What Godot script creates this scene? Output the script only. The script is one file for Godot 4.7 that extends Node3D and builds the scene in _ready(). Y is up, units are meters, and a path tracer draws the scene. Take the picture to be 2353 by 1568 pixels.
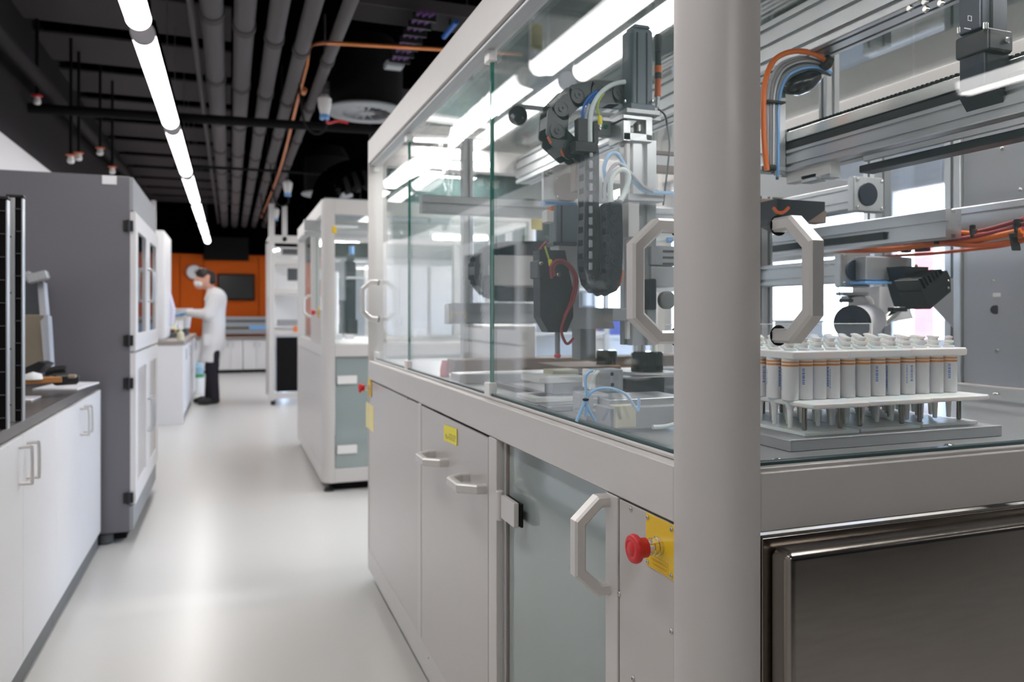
extends Node3D
# A robotics laboratory: a glazed automation cell in the foreground, the aisle beside it, benches, a person at work.
# x runs to the right across the aisle, -z runs down the aisle, y is up, metres.

class Geo:
	var v := PackedVector3Array()
	var n := PackedVector3Array()
	var uv := PackedVector2Array()
	var ix := PackedInt32Array()

	func vert(p: Vector3, q: Vector3, t := Vector2.ZERO) -> int:
		v.append(p)
		n.append(q)
		uv.append(t)
		return v.size() - 1

	func tri(a: int, b: int, d: int) -> void:
		var w: Vector3 = (v[b] - v[a]).cross(v[d] - v[a])
		if w.dot(n[a] + n[b] + n[d]) > 0.0:
			ix.append_array(PackedInt32Array([a, d, b]))
		else:
			ix.append_array(PackedInt32Array([a, b, d]))

	func quad(a: int, b: int, d: int, e: int) -> void:
		tri(a, b, d)
		tri(a, d, e)

	# a box with chamfered edges that shade as if rounded
	func box(at: Vector3, size: Vector3, bevel := 0.002, turn := Basis()) -> Geo:
		var h := size.abs() * 0.5
		var b: float = minf(bevel, 0.45 * minf(size.x, minf(size.y, size.z)) )
		var ids := []
		for k in 8:
			var sg := Vector3(1 if k & 1 else -1, 1 if k & 2 else -1, 1 if k & 4 else -1)
			var row := []
			for ax in 3:
				var p := Vector3.ZERO
				var q := Vector3.ZERO
				for j in 3:
					p[j] = sg[j] * (h[j] - (0.0 if j == ax else b))
				q[ax] = sg[ax]
				row.append(vert(at + turn * p, turn * q, Vector2(p[(ax + 1) % 3], p[(ax + 2) % 3])))
			ids.append(row)
		for ax in 3:
			var m1 := 1 << ((ax + 1) % 3)
			var m2 := 1 << ((ax + 2) % 3)
			for sd in 2:
				var o: int = (1 << ax) if sd else 0
				quad(ids[o][ax], ids[o | m1][ax], ids[o | m1 | m2][ax], ids[o | m2][ax])
			if b > 0.0:
				var b1 := (ax + 1) % 3
				var b2 := (ax + 2) % 3
				for c in 4:
					var o2: int = (m1 if c & 1 else 0) | (m2 if c & 2 else 0)
					var e: int = o2 | (1 << ax)
					quad(ids[o2][b1], ids[e][b1], ids[e][b2], ids[o2][b2])
		if b > 0.0:
			for k in 8:
				tri(ids[k][0], ids[k][1], ids[k][2])
		return self

	# a solid of revolution: profile of (radius, height along the axis)
	func lathe(profile: Array, from: Vector3, axis: Vector3, seg := 20, smooth := false) -> Geo:
		var w := axis.normalized()
		var u := w.cross(Vector3.UP if absf(w.y) < 0.9 else Vector3.RIGHT).normalized()
		var t := w.cross(u)
		var count := profile.size()
		var slopes := []
		for i in count - 1:
			var d: Vector2 = profile[i + 1] - profile[i]
			slopes.append(Vector2(d.y, -d.x).normalized())
		for i in count - 1:
			var na: Vector2 = slopes[i]
			var nb: Vector2 = slopes[i]
			if smooth:
				if i > 0:
					na = (slopes[i] + slopes[i - 1]).normalized()
				if i < count - 2:
					nb = (slopes[i] + slopes[i + 1]).normalized()
			var first := v.size()
			for k in seg + 1:
				var an := TAU * k / seg
				var dir := u * cos(an) + t * sin(an)
				for e in 2:
					var p: Vector2 = profile[i + e]
					var q: Vector2 = nb if e else na
					vert(from + dir * p.x + w * p.y, (dir * q.x + w * q.y).normalized(), Vector2(float(k) / seg, float(i + e) / (count - 1)))
			for k in seg:
				var a := first + k * 2
				if profile[i].x > 0.0:
					tri(a, a + 2, a + 1)
				if profile[i + 1].x > 0.0:
					tri(a + 1, a + 2, a + 3)
		return self

	func cyl(a: Vector3, b: Vector3, r: float, seg := 18, edge := 0.0015) -> Geo:
		var l := a.distance_to(b)
		var e := minf(edge, minf(r, l) * 0.4)
		return lathe([Vector2(0, 0), Vector2(r - e, 0), Vector2(r, e), Vector2(r, l - e), Vector2(r - e, l), Vector2(0, l)], a, b - a, seg)

	func cone(a: Vector3, b: Vector3, ra: float, rb: float, seg := 18) -> Geo:
		var l := a.distance_to(b)
		return lathe([Vector2(0, 0), Vector2(ra, 0), Vector2(rb, l), Vector2(0, l)], a, b - a, seg)

	# a round tube along a path
	func tube(path: Array, r: float, seg := 8) -> Geo:
		var last := path.size() - 1
		var up := Vector3.UP
		var t0: Vector3 = (path[1] - path[0]).normalized()
		if absf(t0.y) > 0.9:
			up = Vector3.RIGHT
		var u := t0.cross(up).normalized()
		var first := v.size()
		for i in last + 1:
			var t: Vector3 = (path[mini(i + 1, last)] - path[maxi(i - 1, 0)]).normalized()
			u = (u - t * u.dot(t)).normalized()
			var w := t.cross(u)
			for k in seg + 1:
				var an := TAU * k / seg
				var d := u * cos(an) + w * sin(an)
				vert(path[i] + d * r, d, Vector2(float(k) / seg, i * 0.1))
		for i in last:
			for k in seg:
				var a := first + i * (seg + 1) + k
				quad(a, a + 1, a + seg + 2, a + seg + 1)
		for e in 2:
			var p: Vector3 = path[last if e else 0]
			var q: Vector3 = (p - path[last - 1 if e else 1]).normalized()
			var mid := vert(p, q)
			var ring := []
			for k in seg:
				ring.append(vert(v[first + (last if e else 0) * (seg + 1) + k], q))
			for k in seg:
				tri(mid, ring[k], ring[(k + 1) % seg])
		return self

	# an outline in the plane (a, b), given thickness along c (all unit vectors), centred on origin
	func prism(outline: Array, origin: Vector3, a: Vector3, b: Vector3, thick: float) -> Geo:
		var c := a.cross(b).normalized()
		var poly := PackedVector2Array(outline)
		var area := 0.0
		for i in poly.size():
			area += poly[i].cross(poly[(i + 1) % poly.size()])
		var order := Geometry2D.triangulate_polygon(poly)
		for sd in [-0.5, 0.5]:
			var first := v.size()
			for p in poly:
				vert(origin + a * p.x + b * p.y + c * thick * sd, c * signf(sd), p)
			for i in range(0, order.size(), 3):
				tri(first + order[i], first + order[i + 1], first + order[i + 2])
		for i in poly.size():
			var p := poly[i]
			var q := poly[(i + 1) % poly.size()]
			var d := (q - p).normalized() * signf(area)
			var nn := a * d.y - b * d.x
			var i0 := vert(origin + a * p.x + b * p.y - c * thick * 0.5, nn, Vector2(p.x, 0))
			vert(origin + a * q.x + b * q.y - c * thick * 0.5, nn, Vector2(q.x, 0))
			vert(origin + a * q.x + b * q.y + c * thick * 0.5, nn, Vector2(q.x, thick))
			vert(origin + a * p.x + b * p.y + c * thick * 0.5, nn, Vector2(p.x, thick))
			quad(i0, i0 + 1, i0 + 2, i0 + 3)
		return self

	# a bar of chamfered rectangular section along a mitred path that stays in the plane square to `side`
	func bar(path: Array, wide: float, deep: float, side: Vector3, bevel := 0.003) -> Geo:
		var hw := wide * 0.5
		var hd := deep * 0.5
		var b := minf(bevel, minf(hw, hd) * 0.6)
		var sec := [Vector2(hw, -hd + b), Vector2(hw, hd - b), Vector2(hw - b, hd), Vector2(-hw + b, hd), Vector2(-hw, hd - b), Vector2(-hw, -hd + b), Vector2(-hw + b, -hd), Vector2(hw - b, -hd)]
		var last := path.size() - 1
		var rings := []
		for i in last + 1:
			var ta: Vector3 = (path[i] - path[i - 1]).normalized() if i > 0 else (path[1] - path[0]).normalized()
			var tb: Vector3 = (path[i + 1] - path[i]).normalized() if i < last else ta
			var t := (ta + tb).normalized()
			var out := side.cross(t).normalized() / maxf(0.3, t.dot(ta))
			var ring := []
			for q in sec:
				ring.append(path[i] + side * q.x + out * q.y)
			rings.append(ring)
		for i in last:
			var t: Vector3 = (path[i + 1] - path[i]).normalized()
			var out := side.cross(t).normalized()
			for k in 8:
				var p: Vector2 = sec[k]
				var q: Vector2 = sec[(k + 1) % 8]
				var d := (q - p).normalized()
				var nn := side * d.y - out * d.x
				var i0 := vert(rings[i][k], nn)
				vert(rings[i][(k + 1) % 8], nn)
				vert(rings[i + 1][(k + 1) % 8], nn)
				vert(rings[i + 1][k], nn)
				quad(i0, i0 + 1, i0 + 2, i0 + 3)
		for e in 2:
			var ring: Array = rings[last if e else 0]
			var q: Vector3 = (path[last] - path[last - 1]).normalized() if e else (path[0] - path[1]).normalized()
			var i1 := v.size()
			for p in ring:
				vert(p, q)
			for k in range(1, 7):
				tri(i1, i1 + k, i1 + k + 1)
		return self

	# a flat sheet with real thickness whose front carries uv 0..1
	func sheet(at: Vector3, right: Vector3, up: Vector3, thick: float) -> Geo:
		var c := right.cross(up).normalized() * thick
		var corners := [at, at + right, at + right + up, at + up]
		var uvs := [Vector2(0, 1), Vector2(1, 1), Vector2(1, 0), Vector2(0, 0)]
		var f := v.size()
		for k in 4:
			vert(corners[k] + c, c.normalized(), uvs[k])
		quad(f, f + 1, f + 2, f + 3)
		for k in 4:
			vert(corners[k], -c.normalized(), Vector2(0.01, 0.01))
		quad(f + 4, f + 5, f + 6, f + 7)
		for k in 4:
			var e: Vector3 = (corners[(k + 1) % 4] - corners[k]).cross(c).normalized()
			var g := v.size()
			vert(corners[k], e, Vector2(0.01, 0.01))
			vert(corners[(k + 1) % 4], e, Vector2(0.01, 0.01))
			vert(corners[(k + 1) % 4] + c, e, Vector2(0.01, 0.01))
			vert(corners[k] + c, e, Vector2(0.01, 0.01))
			quad(g, g + 1, g + 2, g + 3)
		return self

	func mesh() -> ArrayMesh:
		var a := []
		a.resize(Mesh.ARRAY_MAX)
		a[Mesh.ARRAY_VERTEX] = v
		a[Mesh.ARRAY_NORMAL] = n
		a[Mesh.ARRAY_TEX_UV] = uv
		a[Mesh.ARRAY_INDEX] = ix
		var m := ArrayMesh.new()
		m.add_surface_from_arrays(Mesh.PRIMITIVE_TRIANGLES, a)
		return m


var M := {}
var taken := {}

func numbered(called: String) -> String:
	if not taken.has(called):
		taken[called] = 0
		return called
	taken[called] += 1
	return "%s_%03d" % [called, taken[called]]

func tag(o: Node3D, label: String, category: String, group := "") -> void:
	o.set_meta("label", label)
	o.set_meta("category", category)
	if group:
		o.set_meta("group", group)

func thing(called: String, label: String, category: String, group := "") -> Node3D:
	var o := Node3D.new()
	o.name = numbered(called)
	add_child(o)
	tag(o, label, category, group)
	return o

func part(parent: Node3D, called: String, shape, mat: Material, label := "") -> MeshInstance3D:
	var o := MeshInstance3D.new()
	o.name = called
	o.mesh = shape.mesh() if shape is Geo else shape
	o.material_override = mat
	parent.add_child(o, true)
	if label:
		o.set_meta("label", label)
	return o

func single(called: String, shape, mat: Material, label: String, category: String, group := "") -> MeshInstance3D:
	var o := MeshInstance3D.new()
	o.name = numbered(called)
	o.mesh = shape.mesh() if shape is Geo else shape
	o.material_override = mat
	add_child(o)
	tag(o, label, category, group)
	return o

func struct(called: String, shape, mat: Material) -> MeshInstance3D:
	var o := MeshInstance3D.new()
	o.name = called
	o.mesh = shape.mesh() if shape is Geo else shape
	o.material_override = mat
	o.set_meta("kind", "structure")
	add_child(o, true)
	return o

# sets a thing's origin at the middle of its foot
func rest(o: Node3D) -> Node3D:
	var lo := Vector3.INF
	var hi := -Vector3.INF
	for m in o.find_children("*", "MeshInstance3D", true, false):
		var t := Transform3D()
		var q: Node3D = m
		while q != o:
			t = q.transform * t
			q = q.get_parent()
		var b: AABB = t * m.get_aabb()
		lo = lo.min(b.position)
		hi = hi.max(b.end)
	var base := Vector3((lo.x + hi.x) * 0.5, lo.y, (lo.z + hi.z) * 0.5)
	for k in o.get_children():
		k.position -= base
	o.position += base
	return o

func copy(o: Node3D, called: String, label: String, at: Vector3, turn := 0.0) -> Node3D:
	var r: Node3D = o.duplicate()
	r.name = numbered(called)
	add_child(r)
	r.position = at
	r.rotation.y = turn
	if label:
		r.set_meta("label", label)
	return r

# a smooth path through points
func curve(pts: Array, per := 8) -> Array:
	var out := []
	var last := pts.size() - 1
	for i in last:
		var p0: Vector3 = pts[maxi(i - 1, 0)]
		var p3: Vector3 = pts[mini(i + 2, last)]
		for k in per:
			out.append(pts[i].cubic_interpolate(pts[i + 1], p0, p3, float(k) / per))
	out.append(pts[last])
	return out

func shifted(pts: Array, by: Vector3) -> Array:
	var out := []
	for p in pts:
		out.append(p + by)
	return out

# cross-section of a slotted aluminium profile, w wide and h high, with slots a and b in number
func slotted(w: float, h: float, on_w: int, on_h: int, slot := 0.009, deep := 0.009) -> Array:
	var out := []
	var c := [Vector2(-w, -h) * 0.5, Vector2(w, -h) * 0.5, Vector2(w, h) * 0.5, Vector2(-w, h) * 0.5]
	for k in 4:
		var p: Vector2 = c[k]
		var q: Vector2 = c[(k + 1) % 4]
		var d := (q - p).normalized()
		var inn := Vector2(-d.y, d.x)
		var l := p.distance_to(q)
		var many: int = on_h if k % 2 else on_w
		out.append(p + d * 0.002 )
		for j in many:
			var m := l * (j + 0.5) / many
			out.append(p + d * (m - slot * 0.5))
			out.append(p + d * (m - slot * 0.5) + inn * deep)
			out.append(p + d * (m + slot * 0.5) + inn * deep)
			out.append(p + d * (m + slot * 0.5))
		out.append(q - d * 0.002)
	return out

func metal(c: Color, rough: float, metallic := 1.0) -> StandardMaterial3D:
	var m := StandardMaterial3D.new()
	m.albedo_color = c
	m.roughness = rough
	m.metallic = metallic
	return m

func paint(r: int, g: int, b: int, rough := 0.5, spec := 0.5) -> StandardMaterial3D:
	var m := StandardMaterial3D.new()
	m.albedo_color = Color8(r, g, b)
	m.roughness = rough
	m.metallic_specular = spec
	return m

func glass(alpha := 0.03, tint := Color(0.75, 0.9, 0.88)) -> StandardMaterial3D:
	var m := StandardMaterial3D.new()
	m.transparency = BaseMaterial3D.TRANSPARENCY_ALPHA
	m.albedo_color = Color(tint.r, tint.g, tint.b, alpha)
	m.roughness = 0.0
	return m

func noise_tex(freq: float, seed_: int, size := 256, lo := 0.4, hi := 0.6, normal := false, bump := 2.0, octaves := 4) -> ImageTexture:
	var n := FastNoiseLite.new()
	n.seed = seed_
	n.frequency = freq
	n.fractal_octaves = octaves
	var im := n.get_seamless_image(size, size)
	im.convert(Image.FORMAT_L8)
	if normal:
		im.convert(Image.FORMAT_RGBA8)
		im.bump_map_to_normal_map(bump)
		return ImageTexture.create_from_image(im)
	var raw := im.get_data()
	for k in raw.size():
		raw[k] = int(lerpf(lo, hi, raw[k] / 255.0) * 255.0)
	return ImageTexture.create_from_image(Image.create_from_data(size, size, false, Image.FORMAT_L8, raw))

func glow(c: Color, energy: float) -> StandardMaterial3D:
	var m := StandardMaterial3D.new()
	m.albedo_color = Color(0.9, 0.9, 0.9)
	m.emission_enabled = true
	m.emission = c
	m.emission_energy_multiplier = energy
	return m

# a closed skin round tapered bones: [from, to, radius, radius, squash]
func skin(bones: Array, cell: float, k: float, hem := -1e9) -> ArrayMesh:
	var lo := Vector3.INF
	var hi := -Vector3.INF
	for b in bones:
		var r: float = maxf(b[2], b[3]) * 1.3 + 3.0 * cell + 2.5 * k
		for e in 2:
			lo = lo.min(b[e] - Vector3.ONE * r)
			hi = hi.max(b[e] + Vector3.ONE * r)
	var nx := int((hi.x - lo.x) / cell) + 2
	var ny := int((hi.y - lo.y) / cell) + 2
	var nz := int((hi.z - lo.z) / cell) + 2
	var f := PackedFloat32Array()
	f.resize(nx * ny * nz)
	for b in bones:
		var sq: Vector3 = b[4] if b.size() > 4 else Vector3.ONE
		var least := minf(sq.x, minf(sq.y, sq.z))
		var reach: float = maxf(b[2], b[3])
		var pad := sq * reach + Vector3.ONE * (2.5 * k + 2.0 * cell)
		var i0: Vector3 = ((b[0].min(b[1]) - pad - lo) / cell).floor().max(Vector3.ZERO)
		var i1: Vector3 = ((b[0].max(b[1]) + pad - lo) / cell).ceil().min(Vector3(nx - 1, ny - 1, nz - 1))
		var a: Vector3 = b[0] / sq
		var ab: Vector3 = b[1] / sq - a
		var ll := maxf(ab.length_squared(), 1e-9)
		for z in range(int(i0.z), int(i1.z) + 1):
			for y in range(int(i0.y), int(i1.y) + 1):
				var row := (z * ny + y) * nx
				for x in range(int(i0.x), int(i1.x) + 1):
					var q := (lo + Vector3(x, y, z) * cell) / sq - a
					var t := clampf(q.dot(ab) / ll, 0.0, 1.0)
					var d: float = ((q - ab * t).length() - lerpf(b[2], b[3], t)) * least
					f[row + x] += exp(-d / k)
	for i in f.size():
		f[i] = -k * log(f[i]) if f[i] > 1e-12 else 1.0
	var g := Geo.new()
	var at := {}
	var step := [1, nx, nx * ny]
	for z in nz - 1:
		for y in ny - 1:
			for x in nx - 1:
				var i := (z * ny + y) * nx + x
				var mask := 0
				for c in 8:
					if f[i + (c & 1) + (nx if c & 2 else 0) + (nx * ny if c & 4 else 0)] < 0.0:
						mask |= 1 << c
				if mask == 0 or mask == 255:
					continue
				var p := Vector3.ZERO
				var m := 0
				for c in 8:
					for ax in 3:
						var e := c | (1 << ax)
						if e == c or ((mask >> c) & 1) == ((mask >> e) & 1):
							continue
						var fa := f[i + (c & 1) + (nx if c & 2 else 0) + (nx * ny if c & 4 else 0)]
						var fb := f[i + (e & 1) + (nx if e & 2 else 0) + (nx * ny if e & 4 else 0)]
						var w := Vector3(c & 1, (c >> 1) & 1, (c >> 2) & 1)
						w[ax] = fa / (fa - fb)
						p += w
						m += 1
				p /= m
				var gr := Vector3(f[i + 1] - f[i], f[i + nx] - f[i], f[i + nx * ny] - f[i])
				var j := i + 1 + nx + nx * ny
				gr += Vector3(f[j] - f[j - 1], f[j] - f[j - nx], f[j] - f[j - nx * ny])
				var spot := lo + (Vector3(x, y, z) + p) * cell
				at[i] = g.vert(Vector3(spot.x, maxf(spot.y, hem), spot.z), gr.normalized() if spot.y > hem else Vector3.DOWN)
	for i in at.keys():
		for ax in 3:
			var u: int = step[(ax + 1) % 3]
			var w: int = step[(ax + 2) % 3]
			if (f[i] < 0.0) != (f[i + step[ax]] < 0.0) and at.has(i - u) and at.has(i - w) and at.has(i - u - w):
				g.quad(at[i], at[i - u], at[i - u - w], at[i - w])
	return g.mesh()
func _ready() -> void:
	set_view()
	set_light()
	make_materials()
	build_room()
	build_ceiling()
	build_left_side()
	build_far_end()
	build_person()
	build_cell()
	build_second_cell()
	build_far_right()
	build_left_interior()
	build_right_interior()
	build_rack()

func set_view() -> void:
	var cam := Camera3D.new()
	cam.name = "camera"
	add_child(cam)
	cam.position = Vector3(0, 1.18, 0)
	cam.rotation.y = deg_to_rad(-20.16)
	cam.near = 0.05
	cam.far = 80.0
	cam.projection = Camera3D.PROJECTION_FRUSTUM
	cam.size = 1568.0 / 1765.0 * 0.05
	cam.frustum_offset = Vector2(0, -64.0 / 1765.0 * 0.05)
	var lens := CameraAttributesPhysical.new()
	lens.frustum_focal_length = 27.0
	lens.frustum_focus_distance = 1.22
	lens.exposure_aperture = 4.6
	cam.attributes = lens
	cam.current = true

func set_light() -> void:
	var we := WorldEnvironment.new()
	we.name = "world"
	var e := Environment.new()
	e.background_mode = Environment.BG_SKY
	var sky := Sky.new()
	var sm := ProceduralSkyMaterial.new()
	sm.sky_top_color = Color(0.56, 0.72, 0.94)
	sm.sky_horizon_color = Color(0.82, 0.91, 1.0)
	sm.ground_bottom_color = Color(0.5, 0.5, 0.5)
	sm.ground_horizon_color = Color(0.75, 0.77, 0.8)
	sm.sun_angle_max = 0.0
	sky.sky_material = sm
	e.sky = sky
	e.background_energy_multiplier = 16.0
	e.tonemap_mode = Environment.TONE_MAPPER_LINEAR
	e.tonemap_exposure = 1.06
	e.sdfgi_enabled = true
	e.ssao_enabled = true
	e.ssil_enabled = true
	we.environment = e
	add_child(we)

const LAMP_Y := 2.55
const TUBE_GLOW := 4.2
const TUBE_LIGHT := 1.0

func make_materials() -> void:
	M.frame = paint(206, 202, 199, 0.42)
	M.frame.metallic = 0.15
	M.frame.roughness_texture = noise_tex(0.05, 3, 256, 0.85, 1.0)
	M.panel = paint(194, 189, 186, 0.3)
	M.panel.metallic = 0.1
	M.alu = metal(Color8(205, 207, 208), 0.36)
	M.alu_dull = metal(Color8(188, 190, 192), 0.5, 0.8)
	M.chrome = metal(Color8(225, 222, 215), 0.12)
	M.bolt = metal(Color8(200, 198, 195), 0.22)
	M.handle = metal(Color8(214, 211, 208), 0.38, 0.45)
	M.steel = metal(Color8(150, 143, 136), 0.3)
	M.steel.roughness_texture = noise_tex(0.02, 11, 256, 0.75, 1.0)
	M.steel.uv1_triplanar = true
	M.steel.uv1_world_triplanar = true
	M.steel.uv1_scale = Vector3(1.5, 14, 1.5)
	M.steel.roughness = 0.27
	M.deck = metal(Color8(186, 187, 188), 0.34, 0.7)
	M.deck.roughness_texture = noise_tex(0.03, 21, 256, 0.9, 1.0)
	M.deck.uv1_triplanar = true
	M.deck.uv1_scale = Vector3(2, 2, 2)
	M.sheet = metal(Color8(172, 173, 176), 0.5, 0.6)
	M.black = paint(26, 26, 28, 0.45)
	M.matt_black = paint(14, 14, 15, 0.8, 0.3)
	M.chain = paint(46, 50, 58, 0.3)
	M.motor = paint(98, 110, 121, 0.36)
	M.dark_motor = paint(30, 34, 42, 0.3)
	M.rubber = paint(20, 20, 21, 0.7, 0.3)
	M.white = paint(226, 224, 222, 0.45)
	M.white_plastic = paint(232, 234, 234, 0.35)
	M.white_plastic.subsurf_scatter_enabled = true
	M.white_plastic.subsurf_scatter_strength = 0.25
	M.grey = paint(150, 152, 155, 0.5)
	M.grey_dark = paint(84, 86, 90, 0.5)
	M.cream = paint(205, 200, 172, 0.5)
	M.orange = paint(226, 112, 34, 0.45)
	M.orange_dark = paint(205, 92, 34, 0.45)
	M.red_cable = paint(150, 48, 56, 0.45)
	M.blue_tube = paint(122, 176, 232, 0.15)
	M.pale_tube = paint(214, 226, 224, 0.35)
	M.grey_tube = paint(172, 176, 184, 0.35)
	M.yellow_green = paint(170, 190, 60, 0.4)
	M.yellow = paint(238, 196, 20, 0.4)
	M.label_yellow = paint(240, 226, 70, 0.5)
	M.red = paint(214, 40, 44, 0.4)
	M.red.subsurf_scatter_enabled = true
	M.red.subsurf_scatter_strength = 0.1
	M.pane = glass(0.03)
	M.pane_warped = glass(0.03)
	M.pane_warped.normal_enabled = true
	M.pane_warped.normal_texture = noise_tex(0.004, 5, 256, 0.0, 1.0, true, 6.0, 1)
	M.pane_warped.uv1_triplanar = true
	M.pane_warped.uv1_scale = Vector3(0.7, 0.7, 0.7)
	M.pane_warped.normal_scale = 0.1
	M.pane_edge = paint(30, 120, 105, 0.2)
	M.acrylic = glass(0.06, Color(0.95, 0.97, 1.0))
	M.tint_pane = paint(150, 160, 158, 0.06)
	M.tint_pane.metallic_specular = 0.6
	M.gloss_black = paint(16, 17, 20, 0.08)
	M.chrome_soft = metal(Color8(220, 222, 218), 0.24)
	M.bag = paint(32, 32, 36, 0.16)
	M.cap_blue = paint(30, 38, 54, 0.3)
	M.blue_conduit = paint(20, 90, 170, 0.4)
	M.gasket = paint(58, 84, 86, 0.3)
	M.clear_blue = paint(160, 204, 242, 0.12)
	M.deep_blue = paint(36, 116, 204, 0.2)
	M.brown = paint(122, 104, 94, 0.6)
	M.warn = StandardMaterial3D.new()
	M.warn.roughness = 0.5
	M.warn.albedo_texture = warning_print()
	M.dark_glass = paint(30, 34, 38, 0.05)
	M.floor = paint(212, 210, 206, 0.28)
	M.wall = paint(224, 221, 220, 0.7)
	M.black_wall = paint(46, 44, 45, 0.8, 0.2)
	M.soffit = paint(3, 3, 3, 0.95, 0.0)
	M.slab = paint(78, 74, 75, 0.85, 0.2)
	M.pipe = paint(82, 78, 79, 0.6, 0.3)
	M.orange_wall = paint(204, 90, 12, 0.6, 0.3)
	M.copper = metal(Color8(214, 134, 84), 0.35, 0.8)
	M.purple = paint(84, 50, 100, 0.6)
	M.worktop = paint(92, 88, 86, 0.25)
	M.worktop_light = paint(150, 140, 132, 0.4)
	M.cabinet = paint(228, 226, 226, 0.4)
	M.locker = paint(112, 110, 116, 0.5)
	M.kick = paint(108, 108, 108, 0.5)
	M.paper = paint(240, 238, 242, 0.7)
	M.skin = paint(214, 160, 140, 0.5)
	M.coat = paint(222, 220, 220, 0.8, 0.2)
	M.hair = paint(38, 28, 24, 0.6)
	M.trousers = paint(46, 44, 50, 0.8, 0.2)
	M.glove = paint(120, 176, 226, 0.45)
	M.screen = paint(10, 10, 12, 0.25)
	M.beige = paint(150, 138, 120, 0.7)
	M.sticky = paint(240, 226, 160, 0.6)

# the printed label: yellow ground, a small warning triangle and lines of type too small to read
func warning_print() -> ImageTexture:
	var im := Image.create(128, 128, false, Image.FORMAT_RGB8)
	im.fill(Color8(240, 226, 62))
	for y in 22:
		for x in range(64 - y / 2, 64 + y / 2 + 1):
			if absi(x - 64) > y / 2 - 3 or y > 19:
				im.set_pixel(x - 40, 66 + y, Color8(60, 56, 20))
	var rng := RandomNumberGenerator.new()
	rng.seed = 7
	for row in 4:
		var x := 52 if row < 2 else 20
		while x < 112:
			var w := rng.randi_range(3, 9)
			im.fill_rect(Rect2i(x, 58 + row * 13, w, 6), Color8(90, 84, 30))
			x += w + 3
	return ImageTexture.create_from_image(im)

func build_room() -> void:
	struct("floor", Geo.new().box(Vector3(2.9, -0.06, -7), Vector3(9.2, 0.12, 20.6), 0), M.floor)
	struct("ceiling", Geo.new().box(Vector3(2.9, 3.6, -7), Vector3(9.2, 0.12, 20.6), 0), M.soffit)
	var w := struct("wall_left", Geo.new().box(Vector3(-1.51, 1.2, -7), Vector3(0.12, 2.4, 20.6), 0), M.wall)
	part(w, "upper_wall", Geo.new().box(Vector3(-1.51, 3.0, -7), Vector3(0.12, 1.2, 20.6), 0), M.black_wall)
	w = struct("wall_far", Geo.new().box(Vector3(4.3, 1.8, -17.06), Vector3(6.4, 3.6, 0.12), 0), M.wall)
	part(w, "dark_upper_wall", Geo.new().box(Vector3(2.9, 3.0, -16.94), Vector3(9.0, 1.2, 0.12), 0), M.soffit)
	var near := struct("wall_near", Geo.new().box(Vector3(2.9, 1.8, 3.06), Vector3(9.2, 3.6, 0.12), 0), M.grey_dark)  # out of view behind the camera, dark tone chosen for the steel front reflection
	part(near, "unseen_dark_block", Geo.new().box(Vector3(1.7, 0.5, 1.6), Vector3(3.6, 1.0, 0.9), 0.004), M.matt_black)  # out of view, placed to darken what the steel front reflects
	# window wall on the right: sill, piers and lintel leave four tall openings
	w = struct("wall_right", Geo.new().box(Vector3(7.26, 0.42, -7), Vector3(0.12, 0.84, 20.6), 0), M.wall)
	part(w, "lintel", Geo.new().box(Vector3(7.26, 3.12, -7), Vector3(0.12, 0.96, 20.6), 0), M.wall)
	var edges := [[3.3, -2.6], [-4.0, -4.4], [-9.3, -9.6], [-11.8, -12.2], [-14.6, -17.3]]
	for e in edges:
		part(w, "pier", Geo.new().box(Vector3(7.26, 1.74, (e[0] + e[1]) * 0.5), Vector3(0.12, 1.8, absf(e[0] - e[1])), 0), M.wall)
	for i in edges.size() - 1:
		var z0: float = edges[i][1]
		var z1: float = edges[i + 1][0]
		var mid := (z0 + z1) * 0.5
		var wide := absf(z0 - z1)
		var g := Geo.new()
		for s in [-1, 1]:
			g.box(Vector3(7.24, 1.74, mid + s * (wide * 0.5 - 0.03)), Vector3(0.1, 1.8, 0.06))
			g.box(Vector3(7.24, 1.74 + s * 0.87, mid), Vector3(0.1, 0.06, wide))
		g.box(Vector3(7.24, 1.74, mid), Vector3(0.08, 1.7, 0.05))
		var win := struct("window_%d" % (i + 1), g, M.white)
		part(win, "pane", Geo.new().box(Vector3(7.27, 1.74, mid), Vector3(0.01, 1.72, wide - 0.1), 0), M.pane)
	# a building across the street
	var far := thing("building", "pale red brick building across the street, glimpsed through the windows beyond the cell", "building")
	part(far, "facade", Geo.new().box(Vector3(17, 1.2, -11), Vector3(1, 3.4, 8), 0.02), paint(205, 120, 112, 0.9))
	for k in 5:
		part(far, "pier", Geo.new().box(Vector3(16.45, 1.2, -8.0 - k * 1.5), Vector3(0.2, 3.4, 0.5), 0.01), M.white)
	part(far, "parapet", Geo.new().box(Vector3(17, 3.0, -11), Vector3(1.2, 0.3, 8.2), 0.02), M.white)
	rest(far)

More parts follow.
